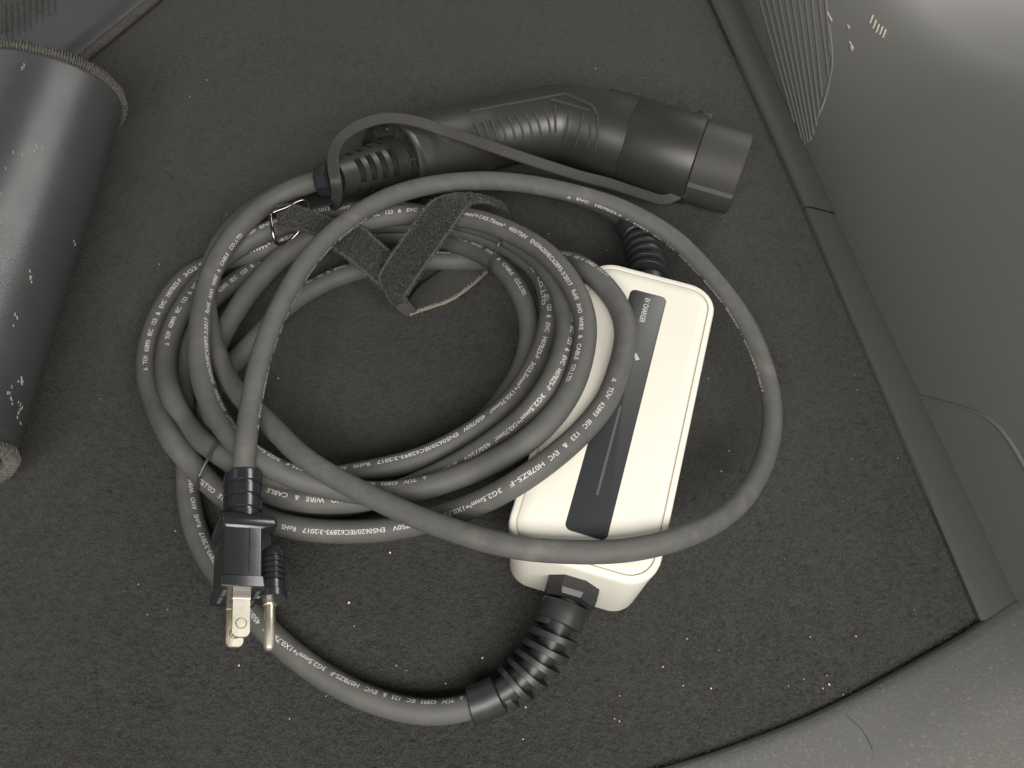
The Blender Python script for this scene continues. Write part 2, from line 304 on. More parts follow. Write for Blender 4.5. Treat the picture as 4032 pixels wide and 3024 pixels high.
(-0.1816,0.3859,0.0398), (-0.1756,0.3970,0.0395), (-0.1678,0.4056,0.0408), (-0.1584,0.4113,0.0436), (-0.1480,0.4147,0.0472), (-0.1372,0.4168,0.0510),]
POWER = [
(-0.1381,0.2006,0.0430), (-0.1383,0.2101,0.0501), (-0.1395,0.2217,0.0530), (-0.1409,0.2343,0.0542), (-0.1417,0.2466,0.0557), (-0.1421,0.2587,0.0576),
(-0.1419,0.2706,0.0594), (-0.1409,0.2825,0.0611), (-0.1391,0.2943,0.0627), (-0.1368,0.3061,0.0641), (-0.1342,0.3178,0.0652), (-0.1309,0.3294,0.0659),
(-0.1268,0.3406,0.0664), (-0.1218,0.3515,0.0665), (-0.1159,0.3619,0.0663), (-0.1093,0.3718,0.0660), (-0.1021,0.3812,0.0655), (-0.0940,0.3900,0.0650),
(-0.0849,0.3977,0.0645), (-0.0749,0.4043,0.0639), (-0.0642,0.4096,0.0634), (-0.0530,0.4139,0.0630), (-0.0415,0.4173,0.0625), (-0.0298,0.4199,0.0620),
(-0.0179,0.4214,0.0614), (-0.0060,0.4220,0.0608), (0.0060,0.4218,0.0601), (0.0180,0.4212,0.0592), (0.0300,0.4200,0.0582), (0.0418,0.4184,0.0571),
(0.0535,0.4161,0.0559), (0.0648,0.4126,0.0545), (0.0759,0.4083,0.0528), (0.0867,0.4034,0.0508), (0.0968,0.3974,0.0487), (0.1059,0.3900,0.0465),
(0.1144,0.3818,0.0442), (0.1225,0.3732,0.0419), (0.1303,0.3643,0.0396), (0.1374,0.3549,0.0374), (0.1436,0.3448,0.0352), (0.1487,0.3341,0.0332),
(0.1527,0.3229,0.0314), (0.1556,0.3113,0.0301), (0.1574,0.2994,0.0292), (0.1577,0.2873,0.0289), (0.1565,0.2754,0.0293), (0.1538,0.2640,0.0307),
(0.1501,0.2531,0.0329), (0.1457,0.2426,0.0358), (0.1406,0.2327,0.0393), (0.1349,0.2233,0.0432), (0.1285,0.2144,0.0474), (0.1213,0.2062,0.0516),
(0.1134,0.1985,0.0558), (0.1047,0.1914,0.0597), (0.0951,0.1850,0.0632), (0.0848,0.1795,0.0656), (0.0738,0.1752,0.0666), (0.0623,0.1720,0.0670),
(0.0504,0.1699,0.0672), (0.0385,0.1687,0.0671), (0.0265,0.1681,0.0668), (0.0146,0.1682,0.0662), (0.0029,0.1696,0.0650), (-0.0084,0.1724,0.0624),
(-0.0194,0.1760,0.0595), (-0.0304,0.1798,0.0566), (-0.0414,0.1838,0.0541), (-0.0523,0.1882,0.0518), (-0.0631,0.1928,0.0499), (-0.0739,0.1975,0.0485),
(-0.0847,0.2023,0.0475), (-0.0952,0.2073,0.0472), (-0.1055,0.2130,0.0466), (-0.1155,0.2204,0.0447), (-0.1248,0.2287,0.0423), (-0.1338,0.2368,0.0398),
(-0.1427,0.2443,0.0372), (-0.1512,0.2517,0.0345), (-0.1591,0.2595,0.0318), (-0.1661,0.2678,0.0296), (-0.1722,0.2764,0.0284), (-0.1778,0.2853,0.0279),
(-0.1835,0.2953,0.0269), (-0.1893,0.3064,0.0251), (-0.1943,0.3180,0.0234), (-0.1979,0.3290,0.0229), (-0.2001,0.3390,0.0238), (-0.2012,0.3488,0.0254),
(-0.2010,0.3579,0.0276), (-0.1996,0.3673,0.0295), (-0.1986,0.3801,0.0269), (-0.1974,0.3957,0.0207), (-0.1944,0.4099,0.0159), (-0.1894,0.4219,0.0129),
(-0.1831,0.4326,0.0109), (-0.1758,0.4421,0.0093), (-0.1672,0.4503,0.0081), (-0.1575,0.4571,0.0073), (-0.1469,0.4626,0.0067), (-0.1358,0.4669,0.0063),
(-0.1242,0.4701,0.0061), (-0.1124,0.4721,0.0061), (-0.1004,0.4733,0.0060), (-0.0884,0.4738,0.0060), (-0.0764,0.4741,0.0060), (-0.0644,0.4743,0.0060),
(-0.0524,0.4745,0.0060), (-0.0403,0.4748,0.0060), (-0.0283,0.4752,0.0060), (-0.0163,0.4755,0.0061), (-0.0043,0.4754,0.0062), (0.0076,0.4744,0.0064),
(0.0194,0.4719,0.0068), (0.0308,0.4682,0.0076), (0.0419,0.4637,0.0088), (0.0520,0.4579,0.0105), (0.0605,0.4506,0.0128), (0.0669,0.4416,0.0155),
(0.0718,0.4315,0.0183), (0.0755,0.4208,0.0212), (0.0783,0.4097,0.0238), (0.0804,0.3984,0.0260), (0.0816,0.3867,0.0278), (0.0819,0.3746,0.0290),
(0.0814,0.3621,0.0298), (0.0812,0.3580,0.0300),]
MARKS = {"o": [[[3, 9.333, -0.035, 0.541, 0.84], [6, 11.083, 0.085, 0.456, 0.886], [8, 13.583, 0.139, 0.315, 0.939], [9, 17.25, -0.111, -0.143, 0.984], [11, 22.917, 0.365, 0.235, 0.901], [13, 24.833, 0.415, 0.168, 0.894], [14, 25.833, 0.406, 0.138, 0.903]], [[2, 37.417, 0.344, -0.235, 0.909], [3, 38.25, 0.263, -0.187, 0.946], [6, 40.083, 0.186, -0.141, 0.972], [10, 48.083, -0.06, 0.528, 0.847], [11, 52.667, -0.338, 0.192, 0.921], [13, 55.083, -0.242, 0.226, 0.944], [16, 57.833, -0.064, 0.092, 0.994], [17, 59.0, 0.068, 0.02, 0.997]], [[4, 94.25, -0.262, 0.292, 0.92], [6, 95.333, -0.22, 0.308, 0.926], [13, 110.25, -0.466, 0.3, 0.832], [17, 112.583, 0.389, 0.337, 0.858]], [[0, 119.0, -0.03, 0.008, 1.0], [3, 121.583, 0.092, -0.064, 0.994], [6, 123.75, 0.145, -0.141, 0.979], [7, 124.583, 0.162, -0.182, 0.97], [8, 126.417, -0.37, -0.472, 0.8], [10, 132.5, -0.166, -0.436, 0.884], [11, 136.667, -0.051, -0.461, 0.886], [16, 140.917, -0.184, -0.382, 0.906], [17, 141.917, -0.302, -0.477, 0.826]], [[0, 149.25, 0.003, 0.118, 0.993], [2, 150.583, 0.143, 0.135, 0.98], [6, 153.667, 0.314, 0.021, 0.949], [8, 156.167, 0.312, -0.14, 0.94], [9, 162.0, 0.194, -0.317, 0.928]], [[0, 179.417, -0.303, 0.005, 0.953], [3, 181.417, -0.228, 0.09, 0.97], [7, 183.75, 0.002, -0.171, 0.985], [8, 185.083, -0.09, -0.268, 0.959], [9, 188.667, -0.349, -0.038, 0.936], [10, 190.25, -0.248, -0.055, 0.967], [11, 194.833, -0.06, 0.183, 0.981], [12, 196.0, 0.01, 0.277, 0.961]], [[0, 209.833, 0.177, 0.093, 0.98], [2, 211.083, 0.089, -0.035, 0.995], [4, 212.75, 0.161, -0.011, 0.987], [6, 213.75, 0.332, 0.049, 0.942], [10, 219.25, -0.116, -0.037, 0.993], [11, 223.75, 0.061, -0.275, 0.96]], [[2, 242.833, 0.515, 0.151, 0.844], [4, 244.333, 0.424, -0.03, 0.905], [7, 246.0, 0.356, -0.123, 0.926], [8, 247.25, 0.141, -0.363, 0.921], [9, 250.5, -0.119, -0.576, 0.809], [10, 252.333, -0.076, -0.473, 0.878], [15, 260.583, -0.05, -0.199, 0.979], [16, 262.0, -0.095, -0.237, 0.967]], [[4, 284.167, -0.109, -0.34, 0.934], [6, 285.417, -0.199, -0.275, 0.941], [9, 291.667, -0.371, -0.161, 0.915], [10, 293.25, -0.428, -0.19, 0.884], [11, 297.583, -0.447, -0.222, 0.866], [13, 299.25, -0.45, -0.148, 0.881], [16, 301.917, -0.469, -0.015, 0.883], [17, 302.917, -0.453, 0.065, 0.889]], [[0, 311.083, -0.292, 0.334, 0.896], [3, 313.583, -0.071, 0.42, 0.905], [8, 318.333, 0.248, 0.468, 0.848], [10, 324.167, 0.705, 0.416, 0.575], [11, 328.583, 0.694, 0.184, 0.696], [16, 333.417, 0.845, -0.312, 0.434], [17, 334.75, 0.825, -0.375, 0.423]]], "s": [[[0, 27.417, -0.072, -0.97, 0.231], [1, 27.917, -0.079, -0.947, 0.31], [2, 29.0, -0.139, -0.971, 0.195], [4, 31.417, -0.369, -0.922, -0.116], [6, 33.583, -0.543, -0.761, -0.355], [7, 34.583, -0.653, -0.716, -0.247], [8, 36.583, -0.733, -0.678, -0.053], [9, 38.583, -0.799, -0.6, 0.026], [11, 40.667, -0.91, -0.414, -0.017], [12, 44.0, -0.924, -0.104, 0.368]], [[0, 2.167, 0.96, 0.087, 0.266], [4, 6.083, 0.998, -0.049, -0.047], [8, 10.333, 0.96, -0.255, -0.111], [12, 15.583, 0.766, -0.609, -0.208]]]}
TIE_A = [(900, 1745, .012), (892, 1737, .024), (868, 1743, .035), (842, 1763, .037), (816, 1811, .036), (794, 1852, .034), (782, 1886, .031), (782, 1925, .020), (800, 1935, .010)]
TIE_B = [(1952, 930, .040), (1958, 922, .056), (1968, 935, .061), (1963, 960, .060), (1952, 989, .056), (1933, 1020, .051), (1923, 1046, .045), (1927, 1068, .035), (1945, 1082, .026), (1960, 1070, .020)]

# ------------------------------------------------------------------ the boot of the car
X0 = Vector((1, 0, 0)); Y0 = Vector((0, 1, 0)); Z0 = Vector((0, 0, 1))
def grid(name, fn, nu, nv, mat, parent=None, angle=60):
    v = [fn(i / nu, j / nv) for j in range(nv + 1) for i in range(nu + 1)]
    f = [(j * (nu + 1) + i, j * (nu + 1) + i + 1, (j + 1) * (nu + 1) + i + 1, (j + 1) * (nu + 1) + i) for j in range(nv) for i in range(nu)]
    return mk(name, v, f, mat, parent, angle=angle)
floor = grid("floor_carpet", lambda a, b: Vector((-1.2 + 2.0 * a, -0.25 + 1.65 * b, 0.0012 * noise.noise(Vector((a * 14, b * 12, 3))) - 0.0012)), 60, 50, MAT["carpet"])
tag(floor, "dark grey felt carpet of the boot floor", "carpet", kind="structure")

# felt fibres lying on the carpet, where the camera can tell them apart
def fibres():
    v = []; f = []
    for k in range(110000):
        px = random.uniform(-150, 3950); py = random.uniform(-50, 3100)
        p = spot(px, py, 0.0004)
        if p.y > 0.62 and random.random() < 0.5: continue
        a = random.uniform(0, 2 * math.pi); l = random.uniform(0.0006, 0.0014); b = a + random.uniform(-1.3, 1.3)
        w_ = random.uniform(0.00006, 0.00012)
        q = p + Vector((math.cos(a), math.sin(a), 0)) * l; q.z = random.uniform(0.0008, 0.0022)
        r = q + Vector((math.cos(b), math.sin(b), 0)) * l; r.z = random.uniform(0.0, 0.0012)
        s = Vector((-math.sin(a), math.cos(a), 0.3)) * w_; t = Vector((-math.sin(b), math.cos(b), 0.3)) * w_
        i = len(v); v += [p - s, p + s, q + s, q - s, r - t, r + t]; f += [(i, i + 1, i + 2, i + 3), (i + 3, i + 2, i + 5, i + 4)]
    me = bpy.data.meshes.new("carpet_pile"); me.from_pydata([tuple(x) for x in v], [], f); me.materials.append(MAT["pile"])
    o = bpy.data.objects.new("carpet_pile", me); COL.objects.link(o); o.parent = floor; o.location = -WORLD_AT["floor_carpet"]
    tag(o, kind="stuff"); return o
fibres()

# trim rail between carpet and side wall
LE = [(0.075, 1.00), (0.1388, 0.7349), (0.2035, 0.4865), (0.2767, 0.1818), (0.305, 0.070)]
RE = [(0.099, 1.01), (0.1642, 0.7394), (0.2253, 0.4822), (0.298, 0.2005), (0.330, 0.075)]
def along(E, t):
    k = min(int(t * (len(E) - 1)), len(E) - 2); u = t * (len(E) - 1) - k
    return Vector((E[k][0] + (E[k + 1][0] - E[k][0]) * u, E[k][1] + (E[k + 1][1] - E[k][1]) * u, 0))
def rail(t0, t1, name, dz):
    R = []
    for k in range(41):
        t = t0 + (t1 - t0) * k / 40; a = along(LE, t); b = along(RE, t)
        R.append([a + Z0 * -0.004, a + Z0 * (0.0022 + dz), a.lerp(b, .06) + Z0 * (0.0034 + dz), a.lerp(b, .16) + Z0 * (0.0040 + dz), a.lerp(b, .9) + Z0 * (0.0040 + dz), b + Z0 * (0.0034 + dz), b + Z0 * -0.004])
    v, f = rings(R, False, False, False); return v, f
trim = MB().add(*rail(0.5, 1.0, "", 0.0)).build("trim_rail", MAT["rail"], angle=50)
tag(trim, "flat black plastic trim strip along the edge of the carpet", "trim strip", kind="structure")
MB().add(*rail(0.0, 0.4995, "", 0.0012)).build("rail_section", MAT["rail"], trim, angle=50)

# side wall: steep near the tailgate, bulging over the wheel farther in
def ease(x): x = max(0.0, min(1.0, x)); return x * x * (3 - 2 * x)
def wall(a, b):
    base = along(RE, a); d = along(RE, min(a + .01, 1)) - along(RE, max(a - .01, 0)); out = Vector((-d.y, d.x, 0)).normalized()
    if out.x < 0: out = -out
    k = ease((0.95 - a) / 0.60)
    A = 0.14 - 0.045 * k; B = 0.36 - 0.28 * k
    p = b * 1.0
    o = A * (1 - math.cos(p * math.pi / 2)) ** (1.0); z = B * math.sin(p * math.pi / 2)
    if b > 0.999: z += 0.0
    return base + out * o + Z0 * (z + 0.001)
def wall2(a, b):
    if b <= 0.8: return wall(a, b / 0.8)
    q = wall(a, 1.0); out = (wall(a, 1.0) - along(RE, a)); out.z = 0; out.normalize()
    return q + out * ((b - 0.8) * 3.0) + Z0 * ((b - 0.8) * 0.35)
side = grid("side_wall", wall2, 90, 70, MAT["trim"])
tag(side, "curved black plastic side wall swelling over the wheel arch", "side wall", kind="structure")
side_tree = surface_tree(side)
def on_surface(tree, pts, lift=0.0003, fallback=None):
    out = []
    for x, y in pts:
        p, n = hit(tree, x, y)
        if p is None: continue
        if n.dot(Vector((0, 0, CAM_H)) - p) < 0: n = -n
        out.append(p + n * lift)
    return out
for k in range(11):        # ribbed vent panel by the wheel arch
    xa = 2975 + k * 27; xe = 3150 + k * 11 if k < 9 else 3210 + k * 6
    ye = 560 - max(0, k - 3) ** 2 * 7
    pts = on_surface(side_tree, [(xa + (xe - xa) * j / 8, -60 + (ye + 60) * j / 8) for j in range(9)], 0.0)
    if len(pts) > 2: MB().add(*tube(catmull(pts, 3), 0.0011, 6)).build("vent_rib", MAT["trim"], side)
for nm, pts, r in (("panel_edge", [(3264, 100), (3275, 200), (3272, 290), (3235, 430), (3165, 575)], 0.0009),
                   ("pocket_edge", [(3625, 1560), (3720, 1585), (3850, 1625), (3920, 1670), (3985, 1750), (4060, 1880)], 0.0013)):
    q = on_surface(side_tree, pts, 0.0)
    if len(q) > 2: MB().add(*tube(catmull(q, 5), r, 8)).build(nm, MAT["trim"], side)
for x, y, l in ((3428, 75, 30), (3440, 95, 22), (3452, 112, 34), (3466, 120, 26), (3478, 132, 36), (3255, 45, 46), (3345, 165, 30), (3338, 100, 14), (3350, 185, 16)):
    q = on_surface(side_tree, [(x, y), (x + l * .45, y + l * .8)] if x < 3400 else [(x + 9, y - 14), (x - 2, y + 16)], 0.0002)
    if len(q) == 2: MB().add(*tube([q[0], q[0].lerp(q[1], .5), q[1]], 0.0007, 5)).build("scuff_mark", MAT["crumb"], side)

# load sill across the lower right
SC = catmull([Vector((-0.30, -0.02, 0)), Vector((-0.02, 0.045, 0)), Vector((0.0959, 0.0852, 0)), Vector((0.1492, 0.1071, 0)), Vector((0.1914, 0.1282, 0)), Vector((0.2426, 0.1587, 0)), Vector((0.2782, 0.1819, 0)), Vector((0.345, 0.232, 0)), Vector((0.50, 0.36, 0))], 10)
ST, _, _ = frames(SC)
prof = [(0.0, -0.003), (0.0005, 0.0025), (0.003, 0.0055), (0.008, 0.0080), (0.014, 0.0100), (0.021, 0.0122), (0.028, 0.0142), (0.035, 0.0156), (0.044, 0.0163), (0.06, 0.0166), (0.09, 0.0165), (0.14, 0.0150), (0.25, 0.009), (0.45, -0.02)]
v, f = rings([[p + Vector((t.y, -t.x, 0)).normalized() * o + Z0 * z for o, z in prof] for p, t in zip(SC, ST)], False)
sill = mk("load_sill", v, f, MAT["sill"], angle=70); tag(sill, "grained grey plastic load sill curving past the carpet", "sill", kind="structure")
sill_tree = surface_tree(sill)
q = on_surface(sill_tree, [(3268, 2775), (3330, 2815), (3390, 2870), (3430, 2940), (3455, 3040)], -0.0002)
if len(q) > 2: MB().add(*tube(catmull(q, 5), 0.0004, 6)).build("panel_joint", MAT["rail"], sill)

# ------------------------------------------------------------------ portable charger
BC = Vector((0.0612, 0.2609, 0.06)); YAW = math.radians(78.944)
AX = Vector((math.cos(YAW), math.sin(YAW), 0)); WD = Vector((AX.y, -AX.x, 0)); BL, BW, BH = 0.1983, 0.080, 0.060
def B(u, v_, z): return Vector((BC.x, BC.y, 0)) + WD * u + AX * v_ + Z0 * z
charger = empty("portable_ev_charger", B(0, 0, 0), "portable car charger with cream control box, black connector, plug and coiled grey cables", "car charger")
def rr_ring(inset, z, r=0.0175, n=8): return [B(x, y, z) for x, y in rrect(BW / 2 - inset, BL / 2 - inset, max(r - inset, 0.002), n)]
v, f = rings([rr_ring(i, z) for i, z in ((0.0075, 0.0), (0.0055, 0.0006), (0.0042, 0.002), (0.0035, 0.004), (0.0006, 0.0535), (0.0006, 0.0545), (0.0016, 0.0547), (0.0016, 0.0560))], True, True, True)
body = mk("control_box", v, f, MAT["white"], charger, angle=35); tag(body, "cream plastic control box with a black strip along its top")
v, f = rings([rr_ring(i, z) for i, z in ((0.0, 0.0552), (0.0, 0.0585), (0.0004, 0.0594), (0.0012, 0.0599), (0.0034, 0.0600), (0.0036, 0.0594))], True, True, False)
mk("lid_rim", v, f, MAT["white"], body, angle=50)
v, f = rings([rr_ring(i, z) for i, z in ((0.0030, 0.0590), (0.0048, 0.0591))], True, True, True); mk("lid_groove", v, f, MAT["seam"], body)
v, f = rings([rr_ring(i, z) for i, z in ((0.0043, 0.0585), (0.0043, 0.0596), (0.0048, 0.0600), (0.010, 0.0600))], True, False, True); mk("lid_panel", v, f, MAT["white"], body, angle=50)
def uvof(x, y): p = spot(x, y, 0.06) - Vector((BC.x, BC.y, 0.06)); return p.dot(WD), p.dot(AX)
us = [uvof(*p) for p in ((2480, 1138), (2622, 1171), (2227, 2082), (2394, 2135))]
su0 = (us[0][0] + us[2][0]) / 2; su1 = (us[1][0] + us[3][0]) / 2; sv1 = (us[0][1] + us[1][1]) / 2; sv0 = (us[2][1] + us[3][1]) / 2
SU, SV, SHW, SHL = (su0 + su1) / 2, (sv0 + sv1) / 2, (su1 - su0) / 2, (sv1 - sv0) / 2
def st_ring(i, z): return [B(SU + x, SV + y, z) for x, y in rrect(SHW - i, SHL - i, 0.0035, 6)]
v, f = rings([st_ring(0, 0.0598), st_ring(0, 0.06018), st_ring(0.0003, 0.0603)], True, True, True)
strip = mk("display_strip", v, f, MAT["strip"], body, angle=30)
b0 = uvof(2442, 1600); b1 = uvof(2352, 1950)
mk("indicator_bar", *box(B((b0[0] + b1[0]) / 2, (b0[1] + b1[1]) / 2, 0.0603), WD, AX, Z0, 0.0007, abs(b0[1] - b1[1]) / 2, 0.00015), MAT["bar"], body)

# lettering ---------------------------------------------------------
FONT_CACHE = {}
def word_mesh(txt, bold=0.012, cut_y=4):
    key = (txt, bold)
    if key in FONT_CACHE: return FONT_CACHE[key]
    if txt == "\u25b3":
        bm = bmesh.new(); o_ = [(0, 0), (0.66, 0), (0.33, 0.68)]; i_ = [(0.16, 0.10), (0.50, 0.10), (0.33, 0.44)]
        vs = [bm.verts.new((x, y, 0)) for x, y in o_ + i_]
        for k in range(3): bm.faces.new((vs[k], vs[(k + 1) % 3], vs[3 + (k + 1) % 3], vs[3 + k]))
        wid = 0.70
    else:
        c = bpy.data.curves.new("w", 'FONT'); c.body = txt; c.size = 1.0; c.offset = bold; c.resolution_u = 2
        o = bpy.data.objects.new("w", c); COL.objects.link(o)
        dg = bpy.context.evaluated_depsgraph_get(); me = bpy.data.meshes.new_from_object(o.evaluated_get(dg))
        bm = bmesh.new(); bm.from_mesh(me); bpy.data.objects.remove(o); bpy.data.curves.remove(c); bpy.data.meshes.remove(me)
        wid = max((v_.co.x for v_ in bm.verts), default=0.5)
    for k in range(cut_y):
        y = -0.1 + 0.9 * (k + 1) / (cut_y + 1)
        bmesh.ops.bisect_plane(bm, geom=bm.verts[:] + bm.edges[:] + bm.faces[:], plane_co=(0, y, 0), plane_no=(0, 1, 0))
    bm.verts.index_update()
    FONT_CACHE[key] = ([tuple(v_.co) for v_ in bm.verts], [tuple(v_.index for v_ in fc.verts) for fc in bm.faces], wid); bm.free()
    return FONT_CACHE[key]
vs, fs, wid = word_mesh("EV CHARGER", 0.02, 0)
e0 = uvof(2558, 1172); e1 = uvof(2520, 1264); ln = math.dist(e0, e1)
t0 = spot(2542, 1172, 0.0604)
uu = (t0 - BC).dot(WD); vv = (t0 - BC).dot(AX)
mk("lettering", [B(uu + y * 0.0044, vv - x * ln / wid, 0.06042) for x, y, _ in vs], fs, MAT["ink"], body, smooth=False)
i0 = uvof(2508, 1400)
mk("status_icon", [B(i0[0] + a, i0[1] + b, 0.06042) for a, b in ((-0.004, .0005), (-0.0005, .0012), (0.0006, -0.0006), (-0.0002, -0.0022), (-.0042, -.003), (0.0009, -0.0008), (0.0020, -0.0026), (0.0000, -0.0040), (-.0006, -.0026))],
   [(0, 1, 2, 3, 4), (5, 6, 7, 8)], MAT["ink"], body, smooth=False)

# cables ------------------------------------------------------------
RO, RS = 0.0066, 0.0060
class Cable:
    def __init__(s, pts, r, sub=4):
        s.P = catmull(pts, sub); s.sub = sub; s.r = r; s.T, s.U, s.V = frames(s.P)
        s.L = [0.0]
        for i in range(1, len(s.P)): s.L.append(s.L[-1] + (s.P[i] - s.P[i - 1]).length)
    def at(s, l):
        l = max(0.0, min(s.L[-1] - 1e-6, l)); lo, hi = 0, len(s.L) - 1
        while hi - lo > 1:
            m = (lo + hi) // 2
            if s.L[m] <= l: lo = m
            else: hi = m
        t = (l - s.L[lo]) / (s.L[hi] - s.L[lo])
        return s.P[lo].lerp(s.P[hi], t), s.T[lo].lerp(s.T[hi], t).normalized(), s.U[lo].lerp(s.U[hi], t).normalized(), s.V[lo].lerp(s.V[hi], t).normalized()
    def s_of(s, u): k = u * s.sub; i = min(int(k), len(s.L) - 2); return s.L[i] + (s.L[i + 1] - s.L[i]) * (k - i)
    def theta(s, l, n): p, t, u, v_ = s.at(l); n = Vector(n); return math.atan2(n.dot(v_), n.dot(u))
    def mesh(s, seg=22): return tube(s.P, s.r, seg)
    def nearest(s, p): return s.L[min(range(len(s.P)), key=lambda i: (s.P[i] - p).length)]
oc = Cable(CHARGE, RO); pc = Cable(POWER, RS)
ocab = MB().add(*oc.mesh()).build("charging_cable", MAT["rubber"], charger, angle=80); tag(ocab, "thick grey rubber charging cable coiled in loops with white print")
pcab = MB().add(*pc.mesh()).build("power_cable", MAT["rubber2"], charger, angle=80); tag(pcab, "dull grey power cable in one wide loop")
W1 = ["\u25b3", "T\u00dcV", "62893", "IEC", "123", "&", "EVC", "H07BZ5-F", "3G2.5mm\u00b2+1X0.75mm\u00b2", "450/750V", "EN50620/IEC62893-3:2017", "RoHS", "AHO", "WIRE", "&", "CABLE", "CO.,LTD."]
W2 = ["\u25b3", "EVC", "H07BZ5-F", "/", "62893", "IEC", "123", "3G2.5mm\u00b2", "450/750V", "EN50620", "/", "IEC62893-3:2017"]
def print_on(cable, words, marks, size, obj_parent, gap=0.85):
    x = 0.0; pos = []
    for w_ in words: pos.append(x); x += word_mesh(w_)[2] + gap
    pos.append(x - gap)
    A = []; prev = None
    for m in marks:
        l = cable.s_of(m[1]); th = cable.theta(l, m[2:5])
        if prev is not None:
            while th - prev > math.pi: th -= 2 * math.pi
            while th - prev < -math.pi: th += 2 * math.pi
        prev = th; A.append((pos[m[0]], l, th))
    def where(q):
        if q <= A[0][0]: k = 0
        elif q >= A[-1][0]: k = len(A) - 2
        else: k = max(i for i in range(len(A) - 1) if A[i][0] <= q)
        a, b = A[k], A[k + 1]; t = (q - a[0]) / (b[0] - a[0])
        return a[1] + (b[1] - a[1]) * t, a[2] + (b[2] - a[2]) * max(0, min(1, t))
    mb = MB()
    for w_, x0 in zip(words, pos):
        vs, fs, wd_ = word_mesh(w_); out = []
        for (a, b, _) in vs:
            l, th = where(x0 + a); p, t, u, v_ = cable.at(l); th2 = th - (b - 0.35) * size / cable.r
            out.append(p + (u * math.cos(th2) + v_ * math.sin(th2)) * (cable.r + 0.00013))
        mb.add(out, fs)
    mb.build("lettering", MAT["ink"], obj_parent, smooth=False)
for m in MARKS["o"]: print_on(oc, W1, m, 0.0036, ocab)
for m in MARKS["s"]: print_on(pc, W2, m, 0.0028, pcab, 0.8)

# glands with spiral bend protection --------------------------------
def gland(cable, from_start, face, outdir):
    def S(l): return l if from_start else cable.L[-1] - l
    k = 1 if from_start else -1
    g = []
    up = Z0
    v, f = lathe(face, outdir, [(-0.002, 0.0148), (0.0088, 0.0148), (0.0114, 0.0128), (0.0114, 0.008)], 8 if from_start else 8, (Z0 * math.cos(.39) + WD * math.sin(.39)))
    nut = mk("cable_gland", v, f, MAT["nylon"], charger, angle=15)
    def ring_at(l, rad, seg=26):
        p, t, u, v_ = cable.at(S(l)); return [p + (u * math.cos(2 * math.pi * j / seg) + v_ * math.sin(2 * math.pi * j / seg)) * rad for j in range(seg)]
    v, f = rings([ring_at(l, r) for l, r in ((0.008, 0.0085), (0.0082, 0.0120), (0.0092, 0.0124), (0.0140, 0.0125), (0.0185, 0.0125), (0.0189, 0.0121), (0.0191, 0.0085))], True, True, True); mk("collar", v, f, MAT["nylon"], nut, angle=40)
    v, f = rings([ring_at(l, r) for l, r in [(0.008 + 0.005 * i, 0.0073 - 0.00002 * i) for i in range(13)]], True, True, True); mk("inner_sleeve", v, f, MAT["nylon"], nut)
    # spiral
    turns = 5.8; a0, a1 = 0.0200, 0.0640; n = int(turns * 30); R = []
    for i in range(n + 1):
        q = i / n; l = a0 + (a1 - a0) * q; ph = 2 * math.pi * turns * q + 0.6; ro = 0.0136 - 0.0022 * q; ri = 0.0069; hw = 0.0016; ro = ri + (ro - ri) * min(1.0, i / 6, (n - i) / 6)
        ring = []
        for dl, rr in ((-hw, ri), (-hw, ro - .0002), (-hw + .0002, ro), (hw - .0002, ro), (hw, ro - .0002), (hw, ri)):
            p, t, u, v_ = cable.at(S(l + dl)); ring.append(p + (u * math.cos(ph) + v_ * math.sin(ph)) * rr)
        R.append(ring)
    v, f = rings(R, True, True, True); mk("bend_spiral", v, f, MAT["nylon"], nut, angle=35)
    v, f = rings([ring_at(l, r) for l, r in ((0.0662, 0.0070), (0.0664, 0.0092), (0.0670, 0.0099), (0.0740, 0.0099), (0.0818, 0.0099), (0.0824, 0.0092), (0.0826, 0.0064))], True, True, True); mk("end_sleeve", v, f, MAT["nylon"], nut, angle=40)
    return nut
gland(oc, True, B(0.001, -BL / 2 + 0.0035, 0.030), -AX)
gland(pc, False, B(0.001, BL / 2 - 0.0035, 0.030), AX)

# connector ---------------------------------------------------------
HZ = 0.031
def sect(P, R, seg=44, sq=1.0):
    P = [Vector(p) for p in P]; T, U, V = frames(P); out = []
    for i, p in enumerate(P):
        ring = []
        for k in range(seg):
            a = 2 * math.pi * k / seg; ring.append(p + (U[i] * math.cos(a) + V[i] * math.sin(a)) * R[i])
        out.append(ring)
    return out
hpts = [(1585, 630, .0285), (1640, 612, .0284), (1690, 597, .0276), (1745, 579, .0264), (1820, 556, .0252), (1920, 530, .0246), (2020, 508, .0246), (2110, 491, .0252), (2190, 484, .0262), (2255, 491, .0272), (2330, 511, .0284), (2400, 533, .0293), (2480, 558, .0300)]
hc = catmull([spot(x, y, HZ + max(0, (1900 - x) / 300) * 0.005) for x, y, r in hpts], 6); hr = []
for i in range(len(hpts) - 1):
    for k in range(6): hr.append((hpts[i][2] + (hpts[i + 1][2] - hpts[i][2]) * k / 6) * 1.04)
hr.append(hpts[-1][2] * 1.04)
v, f = rings(sect(hc, hr), True, True, True)
conn = mk("charging_connector", v, f, MAT["plastic"], charger, angle=60); tag(conn, "black angled connector handle with grip ribs and a capped end")
p0 = spot(2474, 556, HZ); p1 = spot(2737, 633, HZ); p2 = spot(2916, 688, HZ); hd = (p1 - p0).normalized(); hl = (p1 - p0).length
v, f = lathe(p0, hd, [(0, 0.0300), (0.0002, 0.0318), (0.0008, 0.0322), (hl - .0006, 0.0322), (hl, 0.0316), (hl + .0002, 0.027)], 64); head_o = mk("head_sleeve", v, f, MAT["plastic"], conn, angle=40)
